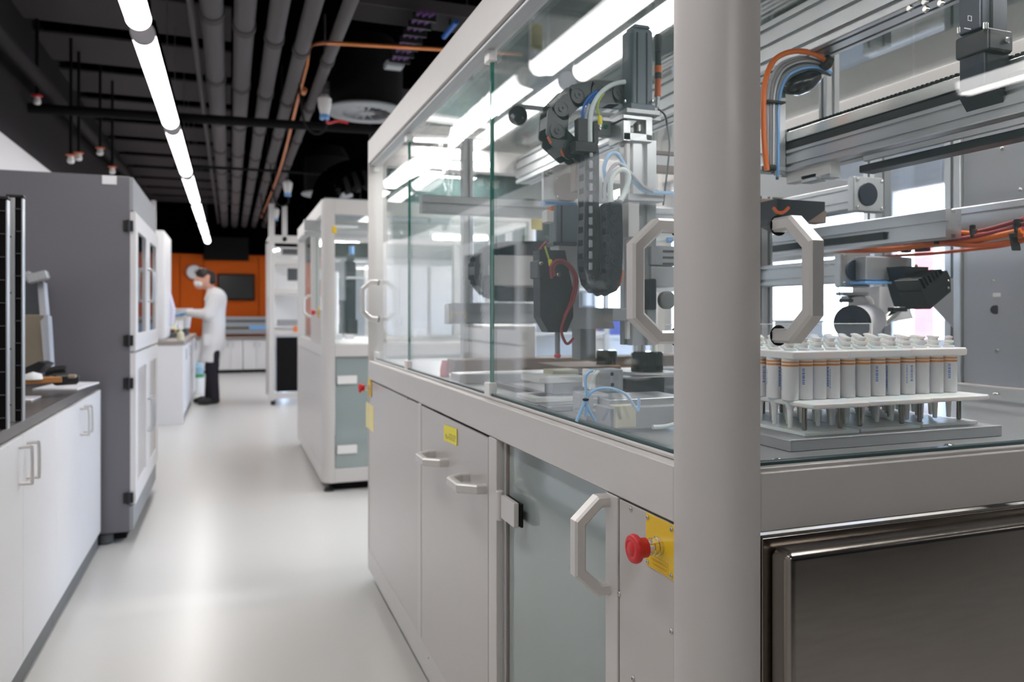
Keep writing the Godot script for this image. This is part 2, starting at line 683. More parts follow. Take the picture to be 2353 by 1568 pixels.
func tube_lamp(x: float, d0: float, d1: float, label: String, strength := 1.0) -> void:
	var t := thing("tube_light", label, "ceiling light", "rows of white tube lights under the ceiling")
	var r := 0.055
	var y := LAMP_Y
	part(t, "diffuser", Geo.new().cyl(Vector3(x, y, -d0 - 0.03), Vector3(x, y, -d1 + 0.008), r, 24, 0.012), M.tube)
	part(t, "end_cap", Geo.new().cyl(Vector3(x, y, -d0), Vector3(x, y, -d0 - 0.034), r + 0.002, 24, 0.004), M.cap)
	part(t, "end_cap", Geo.new().cyl(Vector3(x, y, -d1 + 0.01), Vector3(x, y, -d1), r + 0.001, 24, 0.004), M.tube)
	part(t, "housing", Geo.new().box(Vector3(x, y + 0.045, -(d0 + d1) * 0.5), Vector3(0.112, 0.06, d1 - d0 - 0.05), 0.004), M.soffit)
	for d in [d0 + 0.3, d1 - 0.3]:
		part(t, "suspension_wire", Geo.new().cyl(Vector3(x, y + 0.07, -d), Vector3(x, 3.54, -d), 0.003, 6), M.grey_dark)
	var a := AreaLight3D.new()
	a.name = "lamp"
	a.area_size = Vector2(0.1, d1 - d0 - 0.1)
	a.light_energy = TUBE_LIGHT * strength
	a.light_color = Color(1.0, 0.99, 0.98)
	a.shadow_enabled = true
	a.area_range = 20.0
	a.position = Vector3(x, y - r - 0.004, -(d0 + d1) * 0.5)
	a.rotation.x = -PI / 2
	t.add_child(a)
	rest(t)

func build_ceiling() -> void:
	M.tube = glow(Color(1, 0.995, 0.99), TUBE_GLOW)
	M.cap = paint(150, 146, 150, 0.6)
	var c: Node3D = get_node("ceiling")
	for k in 17:
		var g := Geo.new().box(Vector3(-0.72, 3.4, -(0.3 + k * 1.0)), Vector3(1.46, 0.02, 0.72), 0.0)
		part(c, "deck_panel", g, M.slab)
	var order := ["behind the camera", "overhead at the camera", "second from the near end", "third from the near end", "fourth from the near end", "fifth from the near end", "sixth from the near end", "seventh from the near end", "at the far end by the orange wall"]
	for k in range(1, 9):
		var d0 := -1.99 + 2.04 * k
		tube_lamp(-0.40, d0, d0 + 1.86 if k < 8 else d0 + 1.3, "white tube light over the aisle, %s" % order[k])
	tube_lamp(-0.40, -2.9, -1.9, "unseen short tube light behind the camera, lighting the near cell front", 2.2)  # out of view, placed and set to light the front beam and corner post
	for k in range(1, 8):
		var d0 := -1.99 + 2.04 * k
		tube_lamp(1.87, d0, d0 + 1.86, "white tube light over the glazed cells, %s" % ["behind the camera", "above the near cell's front", "above the near cell's rear", "above the gap between the cells", "above the far cell's front", "above the far cell's rear", "just beyond the far cell", "last of the row"][k], 2.0)
	for k in 6:
		var d0 := -1.74 + 2.6 * k
		tube_lamp(4.14, d0, d0 + 1.86, "white tube light nearest the windows, %s" % ["behind the camera", "beside the near cell", "beside the gap between cells", "beside the far cell", "by the pale cupboards", "at its far end"][k], 2.0 if k else 0.4)
	# pipes along the aisle
	var pipes := [[-0.222, 3.02, 0.022], [-0.102, 3.0, 0.068], [0.085, 3.0, 0.064], [0.275, 3.0, 0.058], [0.462, 3.0, 0.052], [0.66, 3.0, 0.042]]
	var which := ["thin grey conduit left of the fat pipes under the ceiling", "fattest grey pipe, first of the five beside the tube lights", "grey insulated pipe, second from the tube lights", "grey pipe in the middle of the five ceiling pipes", "grey pipe, fourth from the tube lights, left of the copper line", "slimmest of the five grey pipes, right of the copper line"]
	for i in pipes.size():
		var p: Array = pipes[i]
		var t := thing("ceiling_pipe", which[i], "pipe", "pipes under the ceiling along the aisle")
		part(t, "pipe", Geo.new().cyl(Vector3(p[0], p[1], 1.0), Vector3(p[0], p[1], -16.8), p[2], 18), M.pipe)
		if i:
			for k in 9:
				var z := -3.4 - k * 1.35 - 0.17 * i
				part(t, "coupling", Geo.new().cyl(Vector3(p[0], p[1], z), Vector3(p[0], p[1], z - 0.09), p[2] + 0.008, 18, 0.004), M.slab)
			for k in 4:
				var z := -4.6 - k * 3.0
				part(t, "hanger", Geo.new().cyl(Vector3(p[0], p[1] + p[2], z), Vector3(p[0], 3.54, z), 0.006, 6), M.black_wall)
		rest(t)
	var cu := thing("copper_pipe", "bright copper pipe that turns a corner below the grey ceiling pipes", "pipe")
	part(cu, "pipe", Geo.new().tube(curve([Vector3(0.53, 2.917, -14.65), Vector3(0.53, 2.8, -9.326), Vector3(0.53, 2.952, -6.632), Vector3(0.53, 3.003, -5.82)], 6) + curve([Vector3(0.53, 3.042, -5.719), Vector3(0.535, 3.067, -5.58), Vector3(0.56, 2.948, -5.148), Vector3(0.6081, 2.777, -4.62), Vector3(1.19, 2.815, -4.62), Vector3(1.766, 2.85, -4.62)], 6), 0.0125, 10), M.copper)
	part(cu, "clip", Geo.new().cyl(Vector3(0.53, 2.876, -6.106), Vector3(0.53, 2.872, -5.995), 0.02, 10), M.copper)
	rest(cu)
	single("cross_pipe", Geo.new().cyl(Vector3(-1.465, 2.752, -6.8), Vector3(1.793, 2.814, -6.8), 0.038, 16), M.matt_black, "black pipe crossing the aisle under the grey ceiling pipes", "pipe")
	single("cross_conduit", Geo.new().cyl(Vector3(-0.5767, 2.805, -9.2), Vector3(1.312, 2.817, -9.2), 0.016, 10), M.matt_black, "thin black conduit crossing under the pipes further down the aisle", "conduit")
	single("wall_pipe", Geo.new().cyl(Vector3(-1.3, 2.836, -5.057), Vector3(-1.3, 3.106, -13.59), 0.05, 14), M.black_wall, "dim grey pipe high along the dark left wall", "pipe")
	var spots := [[85, 232, "sprinkler with a red bulb high on the dark left wall"], [163, 368, "pale pipe bracket over the grey cabinet, left of a pair"], [181, 362, "pale pipe bracket over the grey cabinet, right of a pair"], [230, 350, "small pale sprinkler head above the grey cabinet"], [258, 396, "small sprinkler head just over the top of the grey cabinet"]]
	var at := [Vector3(-1.36, 2.774, -6.641), Vector3(-1.2, 2.411, -7.016), Vector3(-1.2, 2.497, -7.357), Vector3(-1.1, 2.632, -7.785), Vector3(-1.05, 2.532, -8.16)]
	for i in 5:
		var t := thing("sprinkler", spots[i][2], "sprinkler")
		var p: Vector3 = at[i]
		part(t, "stem", Geo.new().cyl(p + Vector3(0, 0.05, 0), Vector3(p.x, 3.54, p.z), 0.012, 8), M.matt_black)
		part(t, "head", Geo.new().lathe([Vector2(0, 0), Vector2(0.02, 0.005), Vector2(0.028, 0.02), Vector2(0.02, 0.06), Vector2(0, 0.065)], p - Vector3(0, 0.03, 0), Vector3.UP, 12), M.white)
		part(t, "deflector", Geo.new().cyl(p + Vector3(0, 0.034, 0), p + Vector3(0, 0.042, 0), 0.038, 14), M.orange_dark if i else M.red)
		rest(t)
	# swirl diffusers on black drop ducts
	for i in 2:
		var p: Vector3 = [Vector3(1.105, 2.9, -6.655), Vector3(1.259, 2.8, -10.82)][i]
		var r := 0.34
		var t := thing("air_diffuser", ["round grey swirl diffuser under a black drop duct near the cell", "round pale diffuser on a black duct further down the aisle"][i], "air diffuser")
		part(t, "duct", Geo.new().lathe([Vector2(r - 0.03, 0.03), Vector2(r - 0.03, 0.5), Vector2(r - 0.12, 0.66)], p, Vector3.UP, 32), M.matt_black)
		part(t, "ring", Geo.new().lathe([Vector2(r * 0.62, 0.0), Vector2(r, 0.0), Vector2(r + 0.01, 0.012), Vector2(r, 0.03), Vector2(r * 0.62, 0.03), Vector2(r * 0.62, 0.0)], p, Vector3.UP, 36), M.grey)
		part(t, "hub", Geo.new().lathe([Vector2(0, 0), Vector2(0.07, 0), Vector2(0.07, 0.03), Vector2(0, 0.03)], p, Vector3.UP, 20), M.grey)
		for k in 16:
			var b := Basis(Vector3.UP, TAU * k / 16.0)
			part(t, "vane", Geo.new().box(p + b * Vector3(r * 0.41, 0.012, 0), Vector3(r * 0.44, 0.004, 0.034), 0.001, b * Basis(Vector3.RIGHT, 0.5)), M.grey)
		rest(t)
	var el := thing("duct_elbow", "dark flexible duct curving over the far cell", "duct")
	part(el, "hose", Geo.new().tube(curve([Vector3(1.736, 2.777, -8.6), Vector3(1.467, 2.76, -8.6), Vector3(1.227, 2.72, -8.6), Vector3(1.038, 2.589, -8.6), Vector3(0.9905, 2.447, -8.8)], 5), 0.15, 16), M.soffit)
	for k in 5:
		part(el, "rib", Geo.new().cyl(Vector3(1.038, 2.58, -8.6) + Vector3(k * 0.11, 0.02 + 0.03 * k, 0), Vector3(1.085, 2.597, -8.6) + Vector3(k * 0.11, 0.024 + 0.03 * k, 0), 0.157, 18), M.matt_black)
	part(el, "hanger", Geo.new().cyl(Vector3(1.467, 2.76, -8.6) + Vector3(0, 0.14, 0), Vector3(Vector3(1.467, 2.76, -8.6).x, 3.54, -8.6), 0.008, 8), M.pipe)
	rest(el)
	# hanging plug sockets
	var cons := [[Vector3(0.7012, 2.811, -6.2), "white hanging power connector beside the round diffuser"], [Vector3(0.6509, 2.687, -9.6), "white hanging power connector between pipes and far cell"], [Vector3(0.6276, 2.639, -11.8), "small white hanging power connector over the framed cabinet"]]
	for c2 in cons:
		var p: Vector3 = c2[0]
		var t := thing("hanging_connector", c2[1], "connector", "connectors hanging from the ceiling")
		part(t, "cable", Geo.new().cyl(p + Vector3(0, 0.08, 0), Vector3(p.x, 3.54, p.z), 0.008, 8), M.pipe)
		part(t, "body", Geo.new().lathe([Vector2(0.0, -0.07), Vector2(0.032, -0.07), Vector2(0.05, 0.0), Vector2(0.055, 0.06), Vector2(0.03, 0.09), Vector2(0, 0.09)], p, Vector3.UP, 16), M.white)
		part(t, "blue_ring", Geo.new().cyl(p + Vector3(0, -0.1, 0), p + Vector3(0, -0.066, 0), 0.038, 16), M.blue_tube, "blue collar")
		part(t, "lead", Geo.new().tube(curve([p + Vector3(0, -0.1, 0), p + Vector3(0.01, -0.17, 0), p + Vector3(-0.06, -0.22, 0), p + Vector3(-0.14, -0.17, 0), p + Vector3(-0.18, 0.0, 0.0), p + Vector3(-0.2, 0.3, 0)], 5), 0.009, 8), M.black_wall)
		rest(t)
	single("air_hose", Geo.new().tube(curve([Vector3(0.7113, 2.754, -6.2), Vector3(0.7272, 2.698, -6.25), Vector3(0.812, 2.731, -6.3), Vector3(0.8987, 2.724, -6.3)], 5), 0.011, 8), M.red, "short red hose below the round swirl diffuser", "hose")
	# purple cable bundle and dark trays above the near cell
	var tray := thing("cable_bundle", "bundle of purple network cables under the ceiling above the near cell", "cable bundle")
	for k in 6:
		var o := Vector3(-0.05 + 0.02 * k, 0.012 * (k % 2), 0)
		part(tray, "cable", Geo.new().tube(shifted([Vector3(1.2, 3.134, -4.883), Vector3(1.2, 3.13, -5.289), Vector3(1.2, 3.087, -5.762)], o), 0.011, 8), M.purple)
	for k in 7:
		part(tray, "tie", Geo.new().box(Vector3(1.2, 3.127, -4.942).lerp(Vector3(1.2, 3.09, -5.73), k / 6.0), Vector3(0.16, 0.05, 0.014)), M.black)
	part(tray, "connector_end", Geo.new().box(Vector3(1.19, 3.099, -5.894), Vector3(0.14, 0.05, 0.12), 0.01), M.grey)
	rest(tray)
	var bc := thing("blue_conduit", "short blue conduit under the ceiling right of the purple cables", "conduit")
	part(bc, "tube", Geo.new().cyl(Vector3(1.45, 3.172, -5.058), Vector3(1.45, 3.176, -5.377), 0.018, 10), M.blue_conduit)
	part(bc, "hanger", Geo.new().cyl(Vector3(1.45, 3.175, -5.213), Vector3(1.45, 3.54, Vector3(1.45, 3.175, -5.213).z), 0.006, 6), M.matt_black)
	rest(bc)
	for i in 3:
		var t := thing("cable_tray", ["dark cable tray crossing the top of the view over the near cell", "dark cable tray just behind the purple cable bundle", "dark cable tray between grey pipes and copper bend"][i], "cable tray")
		var y: float = [3.2, 3.25, 3.3][i]
		var d: float = [4.4, 5.3, 7.6][i]
		part(t, "base", Geo.new().box(Vector3(1.25, y, -d), Vector3(1.0, 0.012, 0.3)), M.black_wall)
		for s in [-1, 1]:
			part(t, "side", Geo.new().box(Vector3(1.25, y + 0.04, -d + s * 0.15), Vector3(1.0, 0.09, 0.012)), M.pipe)
		for x in [0.95, 1.6]:
			part(t, "hanger", Geo.new().cyl(Vector3(x, y, -d), Vector3(x, 3.54, -d), 0.006, 6), M.pipe)
		rest(t)
func pull_handle(parent: Node3D, x: float, y: float, d: float, tall := 0.112) -> void:
	var p := [Vector3(x, y - tall * 0.5, -d), Vector3(x + 0.028, y - tall * 0.5, -d), Vector3(x + 0.034, y - tall * 0.5 + 0.006, -d), Vector3(x + 0.034, y + tall * 0.5 - 0.006, -d), Vector3(x + 0.028, y + tall * 0.5, -d), Vector3(x, y + tall * 0.5, -d)]
	part(parent, "handle", Geo.new().tube(curve(p, 3), 0.0055, 10), M.handle, "brushed metal bow handle")

func build_left_side() -> void:
	# base cabinets under one continuous worktop
	var units := [[1.2, 1.75, 2.28, "white base cabinet nearest the camera under the dark worktop"], [2.28, 2.79, 3.28, "white base cabinet whose paired handles are nearest the camera"], [3.28, 3.81, 4.33, "white base cabinet at the end of the dark worktop by the grey cabinet"]]
	for u in units:
		var t := thing("base_cabinet", u[3], "cabinet", "white base cabinets under the dark worktop")
		part(t, "carcass", Geo.new().box(Vector3(-1.03, 0.44, -(u[0] + u[2]) * 0.5), Vector3(0.80, 0.70, u[2] - u[0] - 0.004)), M.cabinet)
		part(t, "toe_kick", Geo.new().box(Vector3(-1.03, 0.041, -(u[0] + u[2]) * 0.5), Vector3(0.816, 0.08, u[2] - u[0] - 0.002)), M.kick)
		for s in 2:
			var a: float = u[s] + 0.0015
			var b: float = u[s + 1] - 0.0015
			var door := part(t, "door", Geo.new().box(Vector3(-0.619, 0.44, -(a + b) * 0.5), Vector3(0.02, 0.712, b - a), 0.0015), M.cabinet)
			pull_handle(door, -0.609, 0.71, b - 0.045 if s == 0 else a + 0.045)
		rest(t)
	var wt := thing("worktop", "long dark grey worktop with square edge along the left wall", "worktop")
	part(wt, "slab", Geo.new().box(Vector3(-1.035, 0.82, -2.76), Vector3(0.83, 0.04, 3.14), 0.004), M.worktop)
	part(wt, "upstand", Geo.new().box(Vector3(-1.43, 0.88, -2.76), Vector3(0.02, 0.08, 3.14), 0.004), M.worktop)
	rest(wt)
	for i in 3:
		var c: Array = [[Vector3(-0.8154, 0.841, -3.9), Vector3(-0.6302, 0.841, -3.832), Vector3(-0.594, 0.841, -4.177), Vector3(-0.7727, 0.841, -4.267)], [Vector3(-0.82, 0.841, -3.456), Vector3(-0.7192, 0.841, -3.419), Vector3(-0.7185, 0.841, -3.583), Vector3(-0.822, 0.841, -3.604)], [Vector3(-0.7167, 0.841, -2.833), Vector3(-0.6371, 0.841, -2.804), Vector3(-0.6596, 0.841, -3.05), Vector3(-0.7549, 0.841, -3.085)]][i]
		var g := Geo.new()
		var t := 0.006 if i != 1 else 0.004
		var top := []
		for p in c:
			top.append(g.vert(Vector3(p.x, p.y + t, p.z), Vector3.UP))
		g.quad(top[0], top[1], top[2], top[3])
		for k in 4:
			var p: Vector3 = c[k]
			var q: Vector3 = c[(k + 1) % 4]
			var e := (q - p).cross(Vector3.DOWN).normalized()
			var f := g.v.size()
			g.vert(p, e)
			g.vert(q, e)
			g.vert(q + Vector3(0, t, 0), e)
			g.vert(p + Vector3(0, t, 0), e)
			g.quad(f, f + 1, f + 2, f + 3)
		single("paper_sheet", g, M.paper, ["largest white paper pad at the worktop corner by the grey cabinet", "small white paper sheet at the foot of the slotted rails", "white paper sheet nearest the camera on the worktop edge"][i], "paper", "white papers on the dark worktop")
	# slotted rail frames standing on the worktop
	var rails := [[0, 8, 18, 48], [22, 52, 20, 50]]
	for i in 2:
		var t := thing("slotted_rail", ["tall aluminium rail with black slotted insert, cut by the photo's left edge", "tall aluminium rail with black slotted insert, second from the left edge"][i], "rail", "tall slotted rails on the worktop")
		var p: Vector3 = [Vector3(-0.6346, 0.9286, -2.62), Vector3(-0.635, 0.9274, -2.8)][i]
		p.y = 0.841
		var h: float = [0.67, 0.70][i]
		part(t, "inner_upright", Geo.new().prism(slotted(0.024, 0.026, 1, 1, 0.006, 0.005), p + Vector3(-0.008, h * 0.5, 0), Vector3.RIGHT, Vector3.FORWARD, h), M.alu)
		part(t, "outer_upright", Geo.new().box(p + Vector3(0.024, h * 0.5, 0), Vector3(0.006, h, 0.026)), M.alu)
		part(t, "slotted_insert", Geo.new().box(p + Vector3(0.0125, h * 0.5, 0.004), Vector3(0.018, h, 0.012)), M.matt_black)
		for k in 10:
			part(t, "rung", Geo.new().box(p + Vector3(0.0125, h * (k + 0.5) / 10.0, 0.012), Vector3(0.018, 0.003, 0.006)), M.grey_dark)
		for k in 4:
			part(t, "screw", Geo.new().cyl(p + Vector3(-0.008, h * (k + 0.3) / 4.0, 0.012), p + Vector3(-0.008, h * (k + 0.3) / 4.0, 0.0155), 0.0035, 10), M.black)
		part(t, "top_cap", Geo.new().box(p + Vector3(0.004, h + 0.005, 0), Vector3(0.05, 0.01, 0.03), 0.003), M.black)
		rest(t)
	var lean := thing("leaning_profile", "pale aluminium profile leaning against the tall grey cabinet", "profile")
	part(lean, "bar", Geo.new().bar([Vector3(-0.7865, 0.9158, -4.08), Vector3(-0.8385, 1.325, -4.2)], 0.032, 0.03, Vector3(0.94, 0, 0.34).normalized(), 0.002), M.alu_dull)
	part(lean, "sleeve", Geo.new().bar([Vector3(-0.7756, 0.917, -4.06), Vector3(-0.8015, 1.168, -4.13)], 0.02, 0.034, Vector3(0.94, 0, 0.34).normalized(), 0.002), M.grey_tube)
	rest(lean)
	var cl := thing("clamp_bar", "grubby metal clamp bar lying across the leaning aluminium profile", "clamp")
	part(cl, "rod", Geo.new().cyl(Vector3(-0.9335, 1.355, -4.17), Vector3(-0.82, 1.357, -4.17), 0.016, 12), M.grey)
	for x in [Vector3(-0.8961, 1.351, -4.16), Vector3(-0.8658, 1.343, -4.15), Vector3(-0.8268, 1.356, -4.15)]:
		part(cl, "knuckle", Geo.new().box(x, Vector3(0.05, 0.045, 0.05), 0.008, Basis(Vector3.BACK, 0.3)), M.alu_dull)
	rest(cl)
	single("dark_board", Geo.new().box(Vector3(-0.9466, 1.239, -4.247), Vector3(0.182, 0.1801, 0.015)), M.grey_dark, "dark grey board propped behind the slotted rails", "board")
	single("beige_board", Geo.new().box(Vector3(-0.882, 1.023, -4.16), Vector3(0.17, 0.30, 0.016), 0.002, Basis(Vector3.RIGHT, 0.12)), M.beige, "beige board propped on the worktop behind the slotted rails", "board")
	single("black_block", Geo.new().prism([Vector2(-0.03, -0.05), Vector2(0.05, -0.05), Vector2(0.05, -0.01), Vector2(0.09, 0.03), Vector2(0.06, 0.04), Vector2(-0.03, 0.0)], Vector3(-0.7876, 0.9405, -3.7), Vector3(0.94, 0, 0.34).normalized(), Vector3.UP, 0.06), M.black, "black angled block on the worktop by the slotted rails", "block")
	single("hand_tool", Geo.new().tube(curve([Vector3(-0.787, 0.9073, -3.9), Vector3(-0.7316, 0.9251, -3.9), Vector3(-0.6858, 0.9278, -3.9)], 4), 0.02, 10), M.black, "long black tool lying on the worktop before the grey cabinet", "tool")
	var pp := thing("power_plug", "black plug with a pale pin plate lying on the worktop", "plug")
	part(pp, "body", Geo.new().box(Vector3(-0.6362, 0.9078, -3.6), Vector3(0.1, 0.045, 0.07), 0.014, Basis(Vector3.UP, 0.4)), M.black)
	part(pp, "pin_plate", Geo.new().box(Vector3(-0.6059, 0.9218, -3.57), Vector3(0.03, 0.016, 0.03), 0.004), M.beige)
	rest(pp)
	single("wood_strip", Geo.new().box(Vector3(-0.7072, 0.9105, -3.55), Vector3(0.13, 0.024, 0.05), 0.003, Basis(Vector3.UP, 0.3)), paint(176, 120, 66, 0.6), "tan wooden strip among the tools on the worktop", "wood")
	single("white_bowl", Geo.new().lathe([Vector2(0.034, 0), Vector2(0.03, 0.02), Vector2(0.0, 0.03)], Vector3(-0.7302, 0.9187, -3.5), Vector3.UP, 18, true), M.white_plastic, "small white upturned bowl on the worktop by the slotted rails", "cap")
	# tall grey cabinet with glazed doors
	var t := thing("tall_cabinet", "tall dark grey cabinet with narrow glazed doors beside the worktop", "cabinet")
	part(t, "body", Geo.new().box(Vector3(-0.94, 0.97, -5.0), Vector3(0.92, 1.82, 1.27), 0.004), M.locker)
	part(t, "plinth", Geo.new().box(Vector3(-0.94, 0.05, -5.0), Vector3(0.88, 0.06, 1.2)), M.matt_black)
	part(t, "fascia", Geo.new().box(Vector3(-0.475, 1.79, -5.0), Vector3(0.02, 0.17, 1.27), 0.003), M.grey)
	part(t, "base_rail", Geo.new().box(Vector3(-0.475, 0.13, -5.0), Vector3(0.02, 0.12, 1.27), 0.003), M.grey)
	for lvl in 2:
		for s in 2:
			var y0: float = [0.2, 0.985][lvl]
			var y1: float = [0.975, 1.7][lvl]
			var a := 4.37 + s * 0.635
			var b := a + 0.63
			var g := Geo.new()
			g.box(Vector3(-0.468, (y0 + y1) * 0.5, -a - 0.05), Vector3(0.03, y1 - y0, 0.1), 0.003)
			g.box(Vector3(-0.468, (y0 + y1) * 0.5, -b + 0.05), Vector3(0.03, y1 - y0, 0.1), 0.003)
			g.box(Vector3(-0.468, y0 + 0.045, -(a + b) * 0.5), Vector3(0.03, 0.09, b - a - 0.2), 0.003)
			g.box(Vector3(-0.468, y1 - 0.045, -(a + b) * 0.5), Vector3(0.03, 0.09, b - a - 0.2), 0.003)
			var door := part(t, "door", g, M.cabinet)
			part(door, "door_glass" if lvl else "door_panel", Geo.new().box(Vector3(-0.468, (y0 + y1) * 0.5, -(a + b) * 0.5), Vector3(0.008, y1 - y0 - 0.18, b - a - 0.2), 0.0), M.dark_glass if lvl else M.panel)
			part(door, "handle", Geo.new().tube(curve([Vector3(-0.455, (y0 + y1) * 0.5 - 0.09, -(b - 0.05 if s == 0 else a + 0.05)), Vector3(-0.425, (y0 + y1) * 0.5 - 0.08, -(b - 0.05 if s == 0 else a + 0.05)), Vector3(-0.425, (y0 + y1) * 0.5 + 0.08, -(b - 0.05 if s == 0 else a + 0.05)), Vector3(-0.455, (y0 + y1) * 0.5 + 0.09, -(b - 0.05 if s == 0 else a + 0.05))], 3), 0.006, 8), M.alu_dull)
	for y in [Vector3(-0.5353, 1.627, -4.36), Vector3(-0.5313, 1.04, -4.36), Vector3(-0.5293, 0.8211, -4.36), Vector3(-0.5194, 0.2353, -4.36)]:
		var g := Geo.new()
		g.box(Vector3(-0.5, y.y, -4.358), Vector3(0.022, 0.055, 0.012), 0.002)
		g.box(Vector3(-0.474, y.y, -4.358), Vector3(0.02, 0.055, 0.012), 0.002)
		g.cyl(Vector3(-0.488, y.y - 0.03, -4.352), Vector3(-0.488, y.y + 0.03, -4.352), 0.009, 12)
		part(t, "hinge", g, M.black, "black hinge")
	part(t, "paper_tag", Geo.new().box(Vector3(-0.5745, 1.855, -4.36), Vector3(0.067, 0.0441, 0.004)), M.paper, "white paper tag at the top corner")
	part(t, "levelling_foot", Geo.new().cyl(Vector3(-0.60, 0.0, -4.42), Vector3(-0.60, 0.06, -4.42), 0.045, 18, 0.01), M.grey_dark)
	rest(t)

func build_far_end() -> void:
	# orange wall, built of boards
	var ow := struct("wall_back", Geo.new().box(Vector3(-0.2, 1.8, -17.06), Vector3(2.5, 3.6, 0.12), 0), M.orange_wall)
	for e in [[-1.42, -0.96], [-0.95, -0.52], [-0.51, 0.56], [0.57, 1.04]]:
		part(ow, "panel", Geo.new().box(Vector3((e[0] + e[1]) * 0.5, 1.2, -16.96), Vector3(e[1] - e[0], 2.37, 0.08), 0.008), M.orange_wall)
	var tv := thing("wall_screen", "black wall screen on the orange wall behind the person", "screen")
	part(tv, "housing", Geo.new().box(Vector3(0.1206, 1.718, -16.85), Vector3(0.7175, 0.5381, 0.06)), M.matt_black)
	part(tv, "display", Geo.new().box(Vector3(0.1202, 1.718, -16.82), Vector3(0.6667, 0.4842, 0.01)), M.screen)
	rest(tv)
	var pb := thing("roller_box", "long black housing on top of the orange wall", "housing")
	part(pb, "case", Geo.new().box(Vector3(-0.0663, 2.494, -16.75), Vector3(0.8593, 0.4584, 0.3)), M.matt_black)
	rest(pb)
	var ck := thing("wall_clock", "round grey clock on the orange wall above the person's head", "clock")
	var cp: Vector3 = Vector3(-0.6834, 2.009, -16.84)
	part(ck, "rim", Geo.new().cyl(cp, cp + Vector3(0, 0, 0.03), 0.15, 32, 0.008), M.grey)
	part(ck, "face", Geo.new().cyl(cp + Vector3(0, 0, 0.028), cp + Vector3(0, 0, 0.034), 0.135, 32), M.white)
	part(ck, "hand", Geo.new().box(cp + Vector3(0.02, 0.03, 0.037), Vector3(0.008, 0.09, 0.004), 0.0, Basis(Vector3.BACK, -0.5)), M.black)
	part(ck, "hand", Geo.new().box(cp + Vector3(0.03, -0.01, 0.037), Vector3(0.07, 0.008, 0.004), 0.0), M.black)
	rest(ck)
	# low bench in front of the orange wall
	for i in 3:
		var x0: float = [-0.9, -0.22, 0.24][i]
		var x1: float = [-0.23, 0.235, 0.76][i]
		var t := thing("far_cabinet", ["white low cabinet half hidden behind the person", "white low cabinet just right of the person", "white low cabinet at the right end of the far bench"][i], "cabinet", "white low cabinets along the orange wall")
		part(t, "carcass", Geo.new().box(Vector3((x0 + x1) * 0.5, 0.36, -16.4), Vector3(x1 - x0 - 0.004, 0.6, 0.56)), M.cabinet)
		part(t, "toe_kick", Geo.new().box(Vector3((x0 + x1) * 0.5, 0.03, -16.42), Vector3(x1 - x0 - 0.004, 0.06, 0.5)), M.matt_black)
		for s in 2:
			var w := (x1 - x0) * 0.5
			var door := part(t, "door", Geo.new().box(Vector3(x0 + w * (s + 0.5), 0.36, -16.11), Vector3(w - 0.008, 0.58, 0.02)), M.cabinet)
			part(door, "handle", Geo.new().cyl(Vector3(x0 + w + (0.05 if s else -0.05), 0.5, -16.08), Vector3(x0 + w + (0.05 if s else -0.05), 0.6, -16.08), 0.007, 8), M.alu_dull)
		rest(t)
	var wt := thing("far_worktop", "pale worktop along the foot of the orange wall", "worktop")
	part(wt, "slab", Geo.new().box(Vector3(-0.07, 0.69, -16.38), Vector3(1.72, 0.05, 0.66), 0.004), M.worktop_light)
	rest(wt)
	var ins := thing("bench_instrument", "long grey instrument with dark slots and a blue band on the far bench", "instrument")
	part(ins, "body", Geo.new().box(Vector3(0.3021, 0.9371, -16.4), Vector3(0.9346, 0.347, 0.4)), M.grey)
	part(ins, "slot", Geo.new().box(Vector3(0.3093, 1.024, -16.2), Vector3(0.8524, 0.052, 0.02)), M.grey_dark)
	part(ins, "slot", Geo.new().box(Vector3(0.1187, 0.8865, -16.2), Vector3(0.4713, 0.0518, 0.02)), M.worktop)
	part(ins, "blue_band", Geo.new().box(Vector3(0.5407, 0.8924, -16.2), Vector3(0.3562, 0.0697, 0.02)), M.blue_tube, "blue band")
	rest(ins)
	# lab bench beside the person
	var lb := thing("lab_bench", "white lab bench with grey worktop beside the person", "bench")
	part(lb, "end_panel", Geo.new().box(Vector3(-0.95, 0.42, -8.88), Vector3(0.97, 0.84, 0.03)), M.cabinet)
	part(lb, "carcass", Geo.new().box(Vector3(-0.955, 0.44, -10.4), Vector3(0.94, 0.8, 3.0)), M.cabinet)
	for k in 4:
		var door := part(lb, "door", Geo.new().box(Vector3(-0.475, 0.46, -9.27 - k * 0.74), Vector3(0.02, 0.74, 0.73)), M.cabinet)
		part(door, "handle", Geo.new().cyl(Vector3(-0.44, 0.68, -9.0 - k * 0.74), Vector3(-0.44, 0.8, -9.0 - k * 0.74), 0.007, 8), M.alu_dull)
	part(lb, "worktop", Geo.new().box(Vector3(-0.945, 0.865, -10.4), Vector3(0.98, 0.045, 3.1), 0.004), M.worktop_light)
	rest(lb)
	var hood := thing("wall_cupboard", "tall white cupboard standing on the lab bench behind the grey cabinet", "cupboard")
	part(hood, "body", Geo.new().box(Vector3(-1.06, 1.49, -9.7), Vector3(0.76, 1.2, 0.9), 0.006), M.cabinet)
	part(hood, "door", Geo.new().box(Vector3(-0.675, 1.49, -9.7), Vector3(0.014, 1.16, 0.86), 0.004), M.white)
	rest(hood)
	single("tall_post", Geo.new().box(Vector3(-0.886, 1.73, -10.43), Vector3(0.05, 1.684, 0.06)), M.cabinet, "pale post rising above the tall white cupboard", "post")
	var tr := thing("tube_tray", "grey tray of tubes and yellow bottles at the near end of the lab bench", "tray")
	var tp: Vector3 = Vector3(-0.7024, 0.888, -10.06)
	part(tr, "tray_body", Geo.new().box(Vector3(tp.x, 0.92, tp.z), Vector3(0.36, 0.06, 0.22), 0.01), M.grey_dark)
